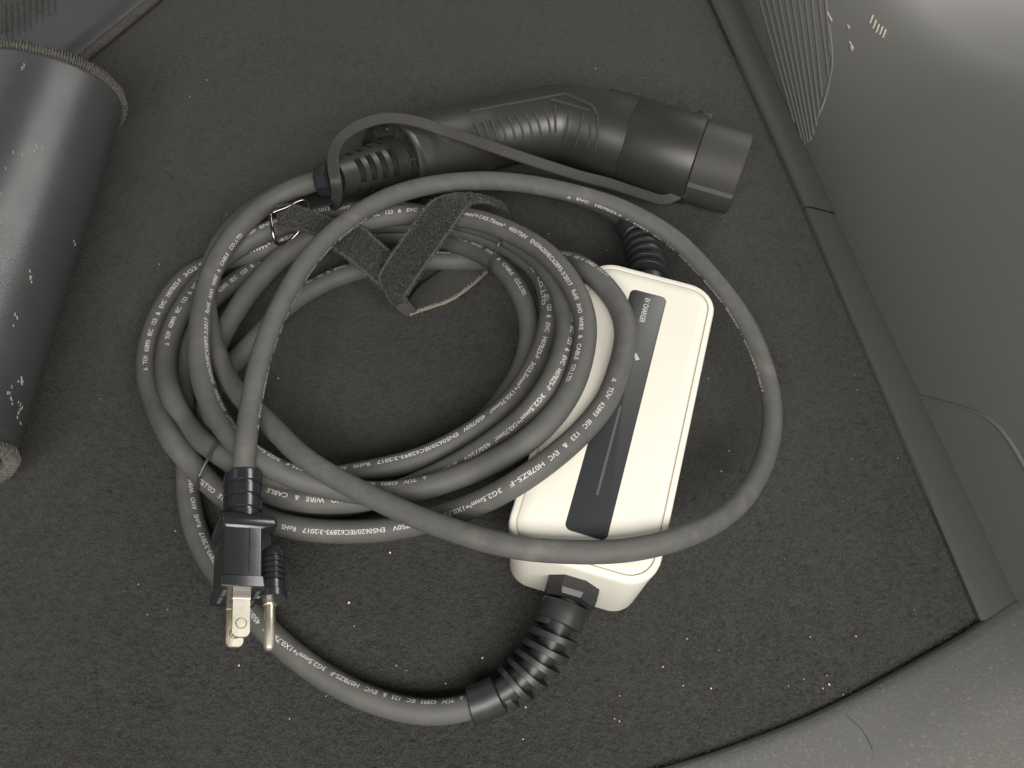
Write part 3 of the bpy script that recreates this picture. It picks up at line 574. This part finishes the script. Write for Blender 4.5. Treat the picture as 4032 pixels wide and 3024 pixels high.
# dust cap with raised lower shell
cl = (p2 - p1).length
capU = (Z0 - hd * Z0.dot(hd)).normalized(); capV = hd.cross(capU)
def cap_ring(d, r, lower):
    out = []
    for k in range(72):
        a = 2 * math.pi * k / 72; n = capU * math.cos(a) + capV * math.sin(a)
        front = n.dot(Vector((0, -1, 0)))
        low = 1.0 if (n.z < 0.16 and front > -0.75) else 0.0
        out.append(p1 + hd * d + n * (r + 0.0016 * low * lower))
    return out
v, f = rings([cap_ring(d, r, lo) for d, r, lo in ((0.0003, 0.0270, 1), (0.0006, 0.0288, 1), (cl - .0025, 0.0285, 1), (cl - .0008, 0.0278, 1), (cl, 0.0262, 1))], True, True, True)
cap = mk("dust_cap", v, f, MAT["softgrip_rib_light"], conn, angle=25)
mk("latch_hole", *box(spot(2772, 462, 0.050), hd, capV, capU, 0.0055, 0.004, 0.0025, 0.0008), MAT["hollow"], conn)  # black block painting the dark inside of the latch hole
q0 = spot(2400, 366, .040); q1 = spot(2738, 456, .040)
mk("latch_bar", *box((q0 + q1) / 2, (q1 - q0).normalized(), (q1 - q0).normalized().cross(Z0).normalized(), Z0, (q1 - q0).length / 2, 0.0035, 0.0016, 0.0006), MAT["plastic"], conn)
ctree = surface_tree(conn, head_o)
def c5(x, y): return (1800 + x / 3.16, 280 + y / 3.16)
ribs = [((220, 650), (300, 850)), ((320, 630), (402, 872)), ((420, 605), (502, 885)), ((525, 585), (612, 880)), ((635, 565), (722, 860)), ((740, 545), (828, 840)), ((850, 525), (935, 820)), ((955, 500), (1045, 810)), ((1090, 475), (1160, 780)),
        ((1215, 430), (1225, 760)), ((1400, 485), (1340, 880)), ((1570, 535), (1470, 930)), ((1655, 670), (1610, 960)), ((1745, 560), (1715, 970))]
for i, (a, b) in enumerate(ribs):
    bow = 14 if i < 9 else (0 if i < 12 else 18)
    pts = [c5(a[0] + (b[0] - a[0]) * t + bow * math.sin(math.pi * t), a[1] + (b[1] - a[1]) * t) for t in [j / 8 for j in range(9)]]
    q = on_surface(ctree, pts, 0.0001)
    if len(q) > 3: MB().add(*tube(catmull(q, 2), 0.0009, 8)).build("grip_rib", MAT["softgrip_rib_light"], conn)  # lighter than the handle to paint a highlight along each rib
for pts in ([(150, 492), (330, 470), (520, 428), (800, 380), (1100, 322), (1340, 278)], [(1340, 278), (1480, 340), (1660, 425), (1740, 545)], [(1165, 348), (1400, 415), (1645, 490)]):
    q = on_surface(ctree, [c5(*p) for p in pts], -0.0001)
    if len(q) > 1: MB().add(*tube(catmull(q, 4), 0.0011, 8)).build("ridge_line", MAT["softgrip_rib_light"], conn)  # lighter colour imitates light caught on the ridge edges
# flange behind the grip
f0 = spot(1550, 643, .0375); b1 = spot(1312, 704, .056); fd = (b1 - f0).normalized()
v, f = lathe(f0 - fd * 0.010, fd, [(0, 0.0290), (0.003, 0.0304), (0.0085, 0.0306), (0.0125, 0.0306), (0.0133, 0.0302), (0.0133, 0.0284), (0.0092, 0.0280), (0.0092, 0.012)], 64); flange = mk("flange", v, f, MAT["plastic"], conn, angle=35)
fu = (Z0 - fd * Z0.dot(fd)).normalized(); fv = fd.cross(fu)
for a in (-18, 38, 100, 160, 220, 280):
    n = fu * math.cos(math.radians(a)) + fv * math.sin(math.radians(a)); c = f0 - fd * 0.0003 + n * 0.0232
    v, f = lathe(c, fd, [(-.004, 0.0026), (0.0006, 0.0026), (0.0014, 0.0021), (0.0016, 0.0009)], 16); mk("screw", v, f, MAT["pvc"], flange)
for a in (5, 62, 128, 190, 250, 310):
    n = fu * math.cos(math.radians(a)) + fv * math.sin(math.radians(a))
    mk("flange_web", *box(f0 + fd * 0.0012 + n * 0.0232, n, fd, n.cross(fd), 0.0036, 0.0013, 0.0009), MAT["plastic"], flange)
# slotted boot
b0 = f0 + fd * 0.0005; bd = (b1 - b0); bl = bd.length; bd.normalize()
bu = (Z0 - bd * Z0.dot(bd)).normalized(); bv = bd.cross(bu)
def brad(t): return 0.0186 + (0.0122 - 0.0186) * (t ** 0.9)
nU, nA = 54, 72; R = []; inner = []
for i in range(nU + 1):
    t = i / nU; R.append([b0 + bd * (bl * t) + (bu * math.cos(2 * math.pi * k / nA) + bv * math.sin(2 * math.pi * k / nA)) * brad(t) for k in range(nA)])
slots = [(10, 15), (19, 24), (28, 33), (37, 42)]
bm = bmesh.new(); grid_v = [[bm.verts.new(p) for p in r] for r in R]
for i in range(nU):
    for k in range(nA):
        ang = (k + .5) / nA * 360
        inslot = any(a <= i < b for a, b in slots)
        if inslot and (abs((ang % 90) - 45) < 33): continue
        bm.faces.new((grid_v[i][k], grid_v[i][(k + 1) % nA], grid_v[i + 1][(k + 1) % nA], grid_v[i + 1][k]))
bmesh.ops.recalc_face_normals(bm, faces=bm.faces)
bmesh.ops.solidify(bm, geom=bm.faces[:], thickness=0.0034)
bm.verts.index_update()
boot = mk("cable_boot", [v_.co.copy() for v_ in bm.verts], [tuple(v_.index for v_ in fc.verts) for fc in bm.faces], MAT["plastic"], conn, angle=35); bm.free()
v, f = lathe(b0, bd, [(0, 0.0150), (bl, 0.0082)], 32); mk("boot_core", v, f, MAT["hollow"], conn)
c0 = spot(1314, 703, .056); cd = (spot(1258, 711, .052) - c0).normalized()
v, f = lathe(c0, cd, [(-0.001, 0.0096), (0.0, 0.0118), (0.0062, 0.0120), (0.0088, 0.0112), (0.0095, 0.0078)], 10, Z0); mk("boot_nut", v, f, MAT["pvc"], conn, angle=20)
# rubber tether from cap to boot
TP = [(2740, 700, .030), (2718, 711, .029), (2684, 756, .024), (2615, 786, .021), (2533, 766, .026), (2400, 723, .036), (2275, 691, .044), (2116, 640, .053), (1958, 586, .0590), (1863, 553, .0610), (1746, 515, .0635), (1651, 482, .068), (1556, 465, .0705), (1477, 472, .071), (1398, 503, .070), (1337, 552, .069), (1312, 606, .0685), (1313, 669, .068), (1322, 716, .066), (1326, 764, .055), (1318, 805, .042), (1312, 800, .030)]
tp = catmull([spot(*p) for p in TP], 8); T, _, _ = frames(tp); R = []
for i, p in enumerate(tp):
    n = Vector((0.05, -0.50, 0.86)); n = (n - T[i] * n.dot(T[i])).normalized(); s = T[i].cross(n)
    hwid = 0.0037; th = 0.0011
    R.append([p + s * a + n * b for a, b in ((-hwid, -th), (-hwid, th * .5), (-hwid + .0006, th), (hwid - .0006, th), (hwid, th * .5), (hwid, -th))])
v, f = rings(R, True, True, True); mk("cap_tether", v, f, MAT["softgrip_rib_light"], conn, angle=35)

# power plug --------------------------------------------------------
A0 = spot(958, 1868, 0.0435); A1 = spot(948, 2352, 0.0475)
pa = (A1 - A0).normalized(); roll = math.radians(24)
pz = (Z0 - pa * Z0.dot(pa)).normalized(); px_ = pz.cross(pa) * -1 if pz.cross(pa).x < 0 else pz.cross(pa)
pz, px_ = pz * math.cos(roll) + px_ * math.sin(roll), px_ * math.cos(roll) - pz * math.sin(roll)
PL = (A1 - A0).length
def P(x, y, z): return A1 + px_ * x + pa * y + pz * z
def psec(y, hw, hh, xo, r): return [P(xo + a, y, b) for a, b in rrect(hw, hh, r, 4)]
SHY = -PL + 0.0290; GR = 1.17
v, f = rings([psec(SHY - .0004, .0085, .0085, 0, .004), psec(SHY, .0128, .0105, .0012, .003), psec(SHY + .002, .0140, .0118, .0012, .0022), psec(SHY + .0058, .0142, .0126, .0012, .0020), psec(SHY + .0078, .0118, .0124, -.0008, .0018), psec(SHY + .0088, .0096, .0116, -.0018, .0014),
              psec(-.0062, .0096, .0116, -.0018, .0014), psec(-.0058, .0104, .0124, -.0018, .0012), psec(-.0005, .0110, .0130, -.0018, .0012), psec(0, .0106, .0126, -.0018, .0012)], True, True, True)
plug = mk("power_plug", v, f, MAT["pvc"], charger, angle=28); tag(plug, "glossy black moulded mains plug with brass blades")
v, f = lathe(P(0, SHY + .0005, 0), -pa, [(0, .0095), (.0045, .0096), (.0047, .0089), (.0062, .0089), (.0064, .0098), (.0122, .0099), (.0124, .0091), (.0139, .0091), (.0141, .0100), (.0199, .0101), (.0201, .0093), (.0216, .0093), (.0218, .0102), (.0276, .0100), (.0288, .0090), (.0290, .006)], 36)
mk("strain_relief", v, f, MAT["pvc"], plug, angle=25)
gx = 0.0150
prof_ = [(SHY + .012, .0015), (SHY + .0135, .0038), (SHY + .017, .0056)]
y = SHY + .0195
while y < -.006: prof_ += [(y, .0060), (y + .0003, .0053), (y + .0009, .0053), (y + .0012, .0061)]; y += .0031
prof_ += [(-.0035, .0062), (-.0030, .0067), (.0006, .0068), (.0010, .0064)]
v, f = lathe(P(gx, 0, -.0005), pa, [(a, b * GR) for a, b in prof_], 30, pz); mk("ground_housing", v, f, MAT["pvc"], plug, angle=25)
v, f = rings([[P(.008 + a, SHY + .006, b) for a, b in rrect(.005, .006, .002, 3)], [P(.0112 + a, SHY + .0135, b) for a, b in rrect(.0030, .004, .0015, 3)], [P(.0112 + a, SHY + .018, b) for a, b in rrect(.0016, .002, .001, 3)]], True, True, True); mk("shoulder_web", v, f, MAT["pvc"], plug, angle=25)
mk("housing_web", *box(P(.0085, -.014, -.0015), px_, pa, pz, .003, .0138, .0045), MAT["pvc"], plug)
mk("mould_seam", *box(P(.0012, SHY / 2 - .002, .01185), px_, pa, pz, .00016, -SHY / 2 - .007, .00012), MAT["pvc"], plug)
for zz, ln_, xo in ((.0066, .0228, -.0012), (-.0064, .0228, -.0012)):
    r = []
    for k in range(6):
        pass
    prof2 = [(-.0041, 0), (.0041, 0), (.0041, ln_ - .0022), (.0034, ln_ - .0008), (.0022, ln_), (-.0026, ln_), (-.0041, ln_ - .0016)]
    n = len(prof2); vs = [P(xo + a, b, zz + .00078) for a, b in prof2] + [P(xo + a, b, zz - .00078) for a, b in prof2]
    fs = [tuple(range(n)), tuple(range(2 * n - 1, n - 1, -1))] + [(i, (i + 1) % n, n + (i + 1) % n, n + i) for i in range(n)]
    bl_ = mk("blade", vs, fs, MAT["brass"], plug, smooth=False)
    MB().add(*tube([P(xo + .0025 * math.cos(2 * math.pi * k / 24), ln_ - .0066 + .0025 * math.sin(2 * math.pi * k / 24), zz + .00078) for k in range(24)], .00024, 6, True)).build("blade_dimple", MAT["mark"], bl_)
    mk("blade_root", *box(P(xo, .0018, zz), px_, pa, pz, .0043, .0020, .0011), MAT["brass"], bl_)
v, f = lathe(P(gx - .0008, -.001, -.0005), pa, [(0, .0034), (.0045, .0034), (.0046, .0028), (.0253, .0028), (.0268, .0022), (.0275, .0010)], 24); mk("ground_pin", v, f, MAT["brass"], plug, angle=30)
for xo, zz, hx_, hz_ in ((.0068, .0035, .0008, .0042), (-.0092, .0045, .0009, .0032), (-.0092, -.0045, .0009, .0032), (.0068, -.006, .0008, .003), (-.001, .0, .0022, .0007)):
    mk("face_recess", *box(P(xo, .0001, zz), px_, pa, pz, hx_, .0003, hz_), MAT["bar"], plug)

# ------------------------------------------------------------------ wire ties
def tie(name, pts, label):
    o = MB().add(*tube(catmull([spot(*p) for p in pts], 6), 0.0009, 10)).build(name, MAT["wire"])
    return tag(o, label, "wire tie", "wire ties on the cable coil")
tie("wire_tie", TIE_A, "black coated wire tie round two cable turns beside the plug's strain relief")
tie("wire_tie", TIE_B, "black coated wire tie round the inner cable turns beside the fabric strap")

# ------------------------------------------------------------------ hook and loop strap
strap = empty("cable_strap", spot(1600, 1200, 0.0), "black fuzzy hook and loop strap folded over the cable coil", "strap")
def rib_obj(name, A, Bq, mat, th=0.0016, sub=6):
    v, f = ribbon([spot(*p) for p in A], [spot(*p) for p in Bq], th, sub); o = mk(name, v, f, mat, strap, angle=50)
    uv_grid(o, 18, True, 0.02 / 8, 0.004); return o
limb1 = rib_obj("buckle_end", [(1090, 815, .045), (1150, 806, .050), (1225, 832, .054), (1320, 868, .050), (1425, 884 + 12, .046), (1482, 945, .042), (1545, 1000, .038), (1610, 1065, .033)],
                [(1100, 905, .043), (1150, 902, .048), (1245, 925, .052), (1290, 955, .050), (1318, 985, .045), (1387, 1034, .040), (1466, 1103, .034), (1540, 1170, .028)], MAT["velcro"])
limb2 = rib_obj("pile_band", [(1545, 1200, .026), (1497, 1115, .034), (1495, 1080, .037), (1535, 1010, .047), (1600, 920, .056), (1685, 808, .066), (1735, 777, .069), (1800, 764, .068), (1880, 770, .060), (1945, 786, .046), (1985, 812, .030)],
                [(1605, 1190, .026), (1595, 1172, .033), (1625, 1125, .038), (1688, 1030, .047), (1751, 941, .057), (1820, 845, .067), (1850, 808, .069), (1880, 793, .064), (1925, 797, .056), (1955, 812, .044), (1998, 840, .028)], MAT["velcro"])
loop_b = rib_obj("woven_loop", [(1612, 1180, .012), (1649, 1133, .006), (1699, 1096, .0035), (1748, 1066, .003), (1823, 1056, .003), (1925, 1056, .004)],
                 [(1606, 1238, .012), (1640, 1226, .0115), (1699, 1207, .011), (1773, 1180, .0105), (1848, 1129, .009), (1932, 1058, .007)], MAT["velcro_back"])
rib_obj("strap_tip", [(1552, 1198, .026), (1566, 1220, .019), (1600, 1243, .0125)], [(1600, 1172, .027), (1618, 1196, .019), (1640, 1225, .0125)], MAT["velcro_back"], 0.0018)
e = catmull([spot(*p) for p in [(1612, 1240, .0122), (1640, 1228, .0120), (1699, 1209, .0115), (1773, 1182, .0110), (1848, 1131, .0095), (1925, 1064, .0072)]], 16)
mb = MB()
for i in range(len(e) - 1):
    for k in range(7):
        p = e[i].lerp(e[i + 1], random.random()) + Vector((random.uniform(-.0006, .0006), random.uniform(-.0009, .0009), random.uniform(-.0003, .0012)))
        d = Vector((random.uniform(-1, 1), random.uniform(-.3, 1), random.uniform(-.3, 1))).normalized() * random.uniform(.0007, .0018)
        mb.add(*tube([p, p + d * .5 + Vector((0, 0, .0002)), p + d], 0.00016, 4))
mb.add(*tube(e, 0.0010, 8)); fz = mb.build("fuzzy_edge", MAT["lint"], strap)
for o_, nm in ((limb1, 0), (limb2, 1)):
    c = WORLD_AT[o_.name]; vs_ = [x.co + c for x in o_.data.vertices]; rows = len(vs_) // 18
    for k in (0, 8):
        MB().add(*ribbon([(vs_[r_ * 18 + k] + vs_[r_ * 18 + 17 - k]) / 2 for r_ in range(rows)], [((vs_[r_ * 18 + k] + vs_[r_ * 18 + 17 - k]) / 2).lerp(vs_[r_ * 18 + (1 if k == 0 else 7)].lerp(vs_[r_ * 18 + (16 if k == 0 else 10)], .5), .45) for r_ in range(rows)], 0.0022, 1)).build("selvage", MAT["selv"], strap)
# loop pile: short curls standing on the fuzzy side
def pile(objs, n, name):
    v = []; f = []
    for o in objs:
        me = o.data; me.calc_loop_triangles(); c = WORLD_AT[o.name]; tris = [t for t in me.loop_triangles]; ar = [t.area for t in tris]
        for t in random.choices(tris, ar, k=n):
            a, b, d = (me.vertices[i].co for i in t.vertices); r1, r2 = random.random(), random.random()
            if r1 + r2 > 1: r1, r2 = 1 - r1, 1 - r2
            p = a + (b - a) * r1 + (d - a) * r2 + c; nn = t.normal
            h = Vector((random.gauss(0, 1), random.gauss(0, 1), random.gauss(0, 1))); h = (h - nn * h.dot(nn)).normalized(); g = nn.cross(h)
            l = random.uniform(.0006, .0013); q = p + h * l * .5 + nn * random.uniform(.0006, .0014); r = p + h * l + g * random.uniform(-l, l) * .6 + nn * .0003; w_ = g * .00014
            i = len(v); v += [p - w_, p + w_, q + w_, q - w_, r - w_, r + w_]; f += [(i, i + 1, i + 2, i + 3), (i + 3, i + 2, i + 5, i + 4)]
    me = bpy.data.meshes.new(name); me.from_pydata([tuple(x - WORLD_AT[strap.name]) for x in v], [], f); me.materials.append(MAT["curl"])
    o = bpy.data.objects.new(name, me); COL.objects.link(o); o.parent = strap; tag(o, kind="stuff")
pile([limb1, limb2], 9000, "loop_pile")
bk = [(1066, 850, .047), (1072, 900, .045), (1082, 945, .040), (1102, 962, .036), (1150, 940, .036), (1208, 868, .044), (1214, 805, .050), (1186, 788, .051), (1128, 816, .050), (1082, 834, .049)]
MB().add(*tube(catmull([spot(*p) for p in bk], 5, True), 0.0011, 10, True)).build("wire_buckle", MAT["steel"], strap)

# ------------------------------------------------------------------ folded cargo mat on the left
m_ = empty("folded_cargo_mat", Vector((-0.36, 0.33, 0)), "black woven vinyl cargo mat folded over with overlocked cloth edges", "cargo mat")
RR = 0.050
a0 = spot(478, 452, 0.0235); a1 = spot(86, 1718, 0.0235); mdir = (a1 - a0); mdir.z = 0; mdir.normalize(); mout = Vector((-mdir.y, mdir.x, 0)).normalized()
if mout.x < 0: mout = -mout
a0 = a0 + mout * 0.0078
def mat_prof(s):
    """s in metres round the fold: negative = lower layer, positive = top layer; returns outward offset and height"""
    if s < 0: return (-RR + s, 0.0025)
    half = math.pi * RR
    if s < half:
        a = -math.pi / 2 + s / RR; return (-RR + RR * math.cos(a), RR + 0.003 + RR * math.sin(a))
    d = s - half; return (-RR - d, 2 * RR + 0.003 + 0.004 * math.sin(min(d, .3) * 8))
def edge_run(curve):
    """distance along the fold of a cut edge, per s"""
    c = catmull([Vector((x, y, 0)) for x, y in curve], 24); out = {}
    def run(s):
        o, z = mat_prof(s); best = None
        for p in c:
            q = spot(p.x, p.y, z) - a0; e = abs(q.dot(mout) - o)
            if best is None or e < best[0]: best = (e, q.dot(mdir))
        return best[1]
    return run
far_run = edge_run([(-900, 60), (-400, 125), (0, 178), (130, 198), (250, 228), (340, 264), (410, 312), (462, 362), (500, 420), (508, 455), (490, 500)])
near_run = edge_run([(-900, 1700), (-300, 1745), (0, 1762), (50, 1765), (84, 1752), (96, 1735), (92, 1700)])
ns, nl = 60, 40; s0, s1 = -0.16, 0.50
half = math.pi * RR
FAR = []; NEAR = []
for i in range(ns + 1):
    s = s0 + (s1 - s0) * i / ns
    FAR.append(far_run(s) if s > half * .42 else None); NEAR.append(near_run(s) if s > half * .42 else None)
k0 = next(i for i, x in enumerate(FAR) if x is not None)
FAR = [FAR[k0] if x is None else x for x in FAR]; NEAR = [NEAR[k0] if x is None else x for x in NEAR]
for _ in range(3):
    FAR = [FAR[0]] + [(FAR[i - 1] + 2 * FAR[i] + FAR[i + 1]) / 4 for i in range(1, ns)] + [FAR[-1]]
    NEAR = [NEAR[0]] + [(NEAR[i - 1] + 2 * NEAR[i] + NEAR[i + 1]) / 4 for i in range(1, ns)] + [NEAR[-1]]
ml = NEAR[k0] - FAR[k0]
def mat_pt(s, l):
    i = (s - s0) / (s1 - s0) * ns; k = min(int(i + 1e-6), ns - 1); t = i - k
    fr = FAR[k] + (FAR[k + 1] - FAR[k]) * t; nr = NEAR[k] + (NEAR[k + 1] - NEAR[k]) * t
    o, z = mat_prof(s); p = a0 + mdir * (fr + (nr - fr) * l) + mout * o; p.z = z; return p
vv = [mat_pt(s0 + (s1 - s0) * i / ns, j / nl) for j in range(nl + 1) for i in range(ns + 1)]
ff = [(j * (ns + 1) + i, j * (ns + 1) + i + 1, (j + 1) * (ns + 1) + i + 1, (j + 1) * (ns + 1) + i) for j in range(nl) for i in range(ns)]
ms = mk("mat_sheet", vv, ff, MAT["mat"], m_, angle=80); uv_grid(ms, ns + 1, False, (s1 - s0) / ns, ml / nl)
md = ms.modifiers.new("thick", 'SOLIDIFY'); md.thickness = 0.003; md.offset = 0
def binding(P_, name, r=0.0038):
    P_ = catmull(P_, 4); L_ = [0]
    for i in range(1, len(P_)): L_.append(L_[-1] + (P_[i] - P_[i - 1]).length)
    T, U, V = frames(P_); mb = MB().add(*tube(P_, r * .8, 10)); n = int(L_[-1] / 0.0017); j = 0
    for k in range(n):
        l = L_[-1] * (k + .5) / n
        while j < len(L_) - 2 and L_[j + 1] < l: j += 1
        p = P_[j].lerp(P_[j + 1], (l - L_[j]) / max(1e-6, L_[j + 1] - L_[j])); t, u, v_ = T[j], U[j], V[j]; w_ = []
        ph = random.uniform(-.15, .15)
        for q in range(9):
            a = 2 * math.pi * q / 8; w_.append(p + (u * math.cos(a + ph) + v_ * math.sin(a + ph)) * r * random.uniform(.95, 1.12) + t * (0.0016 * math.sin(a * .5) - .0008))
        mb.add(*tube(w_, 0.00062, 5))
    return mb.build(name, MAT["thread"], m_)
binding([mat_pt(s0 + (s1 - s0) * i / 60, 0) for i in range(61)], "cloth_binding")
binding([mat_pt(s0 + (s1 - s0) * i / 60, 1) for i in range(61)], "cloth_binding")
mtree = surface_tree(ms)
for x, y, n_, sp in ((76, 1500, 8, 18), (62, 1622, 8, 20), (32, 1560, 6, 16), (110, 1090, 5, 14), (285, 945, 2, 6), (52, 1255, 4, 24), (95, 270, 3, 10), (40, 700, 4, 60), (150, 620, 4, 70)):
    mb = MB()
    for k in range(n_):
        xx = x + random.gauss(0, sp * .35); yy = y + random.gauss(0, sp); q = on_surface(mtree, [(xx, yy - 5), (xx + random.uniform(-4, 4), yy + random.uniform(3, 10))], 0.0016)
        if len(q) == 2: mb.add(*tube([q[0], q[0].lerp(q[1], .5), q[1]], random.uniform(.0002, .0005), 5))
    if mb.v: mb.build("scuff_mark", MAT["scuff"], m_)
# lower flap lying behind the fold
c1 = spot(300, 262, .004); c2 = spot(640, -20, .004); cdir = (c2 - c1).normalized(); cn = Vector((-cdir.y, cdir.x, 0))
if cn.x > 0: cn = -cn
nf = 16
vv = [c1 + cdir * (-.12 + .34 * i / nf) + cn * (.42 * j / nf) + Z0 * (.004 * j / nf) for j in range(nf + 1) for i in range(nf + 1)]
ff = [(j * (nf + 1) + i, j * (nf + 1) + i + 1, (j + 1) * (nf + 1) + i + 1, (j + 1) * (nf + 1) + i) for j in range(nf) for i in range(nf)]
fl = mk("lower_flap", vv, ff, MAT["mat"], m_, angle=80); uv_grid(fl, nf + 1, False, .34 / nf, .42 / nf)
md = fl.modifiers.new("thick", 'SOLIDIFY'); md.thickness = 0.003; md.offset = 0
binding([c1 + cdir * (-.10 + .30 * i / 12) + Z0 * .002 for i in range(13)], "cloth_binding", 0.0034)
mb = MB()
for r in range(9):
    for k in range(26):
        p = spot(8 + r * 24 + random.uniform(-2, 2), -14 + k * 9.5 - r * 3, .0105)
        if 135 - r * 11 - (-14 + k * 9.5) < 0: continue
        mb.add(*box(p, cdir, cn, Z0, .0009, .0005, .0006))
st = mb.build("stitched_rows", MAT["thread"], m_); tag(st, kind="stuff")

# ------------------------------------------------------------------ crumbs and lint on the carpet
mb = MB()
def crumb(x, y, s):
    p = spot(x, y, 0.0016); R = []
    for lat in (-.9, -.3, .4, .95):
        rr = math.sqrt(max(0, 1 - lat * lat)) * s
        R.append([p + Vector((math.cos(a) * rr * random.uniform(.6, 1.3), math.sin(a) * rr * random.uniform(.6, 1.3), lat * s * .7)) for a in [2 * math.pi * k / 5 for k in range(5)]])
    mb.add(*rings(R, True, True, True))
for x, y, s in [(628, 1040, .5), (890, 845, .4), (1095, 1490, .55), (1374, 2372, .9), (1536, 2175, .8), (748, 382, .5), (815, 315, .5), (2500, 40, .4), (2345, 270, .6), (2390, 985, .5), (2160, 920, .5), (3190, 2508, .45), (3265, 2695, .85), (3240, 2710, .5), (3255, 2660, .4), (3165, 2675, .4), (3105, 2702, .4), (2790, 1490, .5), (2840, 1855, .6), (2870, 1775, .5),
                (3375, 1535, .5), (3365, 1475, .3), (3370, 2505, .55), (3600, 2400, .3), (3535, 1805, .3), (2705, 2515, .5), (2610, 2625, .5), (2690, 2700, .45), (2800, 2710, .6), (2420, 2830, .4), (2440, 2840, .5), (2440, 2740, .4), (1900, 2590, .6), (1755, 2692, .5), (2070, 2785, .6), (1600, 2640, .3), (1395, 2465, .4), (1560, 2620, .5), (1285, 2740, .4), (1140, 2830, .4), (660, 2400, .4), (545, 2300, .4), (580, 2420, .4), (690, 2090, .5), (940, 2620, .6), (840, 2740, .3), (560, 1560, .3), (395, 1570, .3), (2060, 2910, .45), (2830, 2560, .3), (3320, 2735, .35)]:
    crumb(x, y, s * .0009)
for k in range(14): crumb(random.uniform(400, 3500), random.uniform(700, 2980), random.uniform(.00015, .0003))
cr = mb.build("carpet_crumbs", MAT["crumb"], smooth=False); tag(cr, "tiny pale crumbs and lint scattered over the carpet", "crumbs", kind="stuff")
for pts, lb in (([(2055, 2440), (1998, 2445), (1985, 2460), (2008, 2463)], 0), ([(1530, 2160), (1537, 2172), (1533, 2184), (1543, 2186)], 1)):
    pass
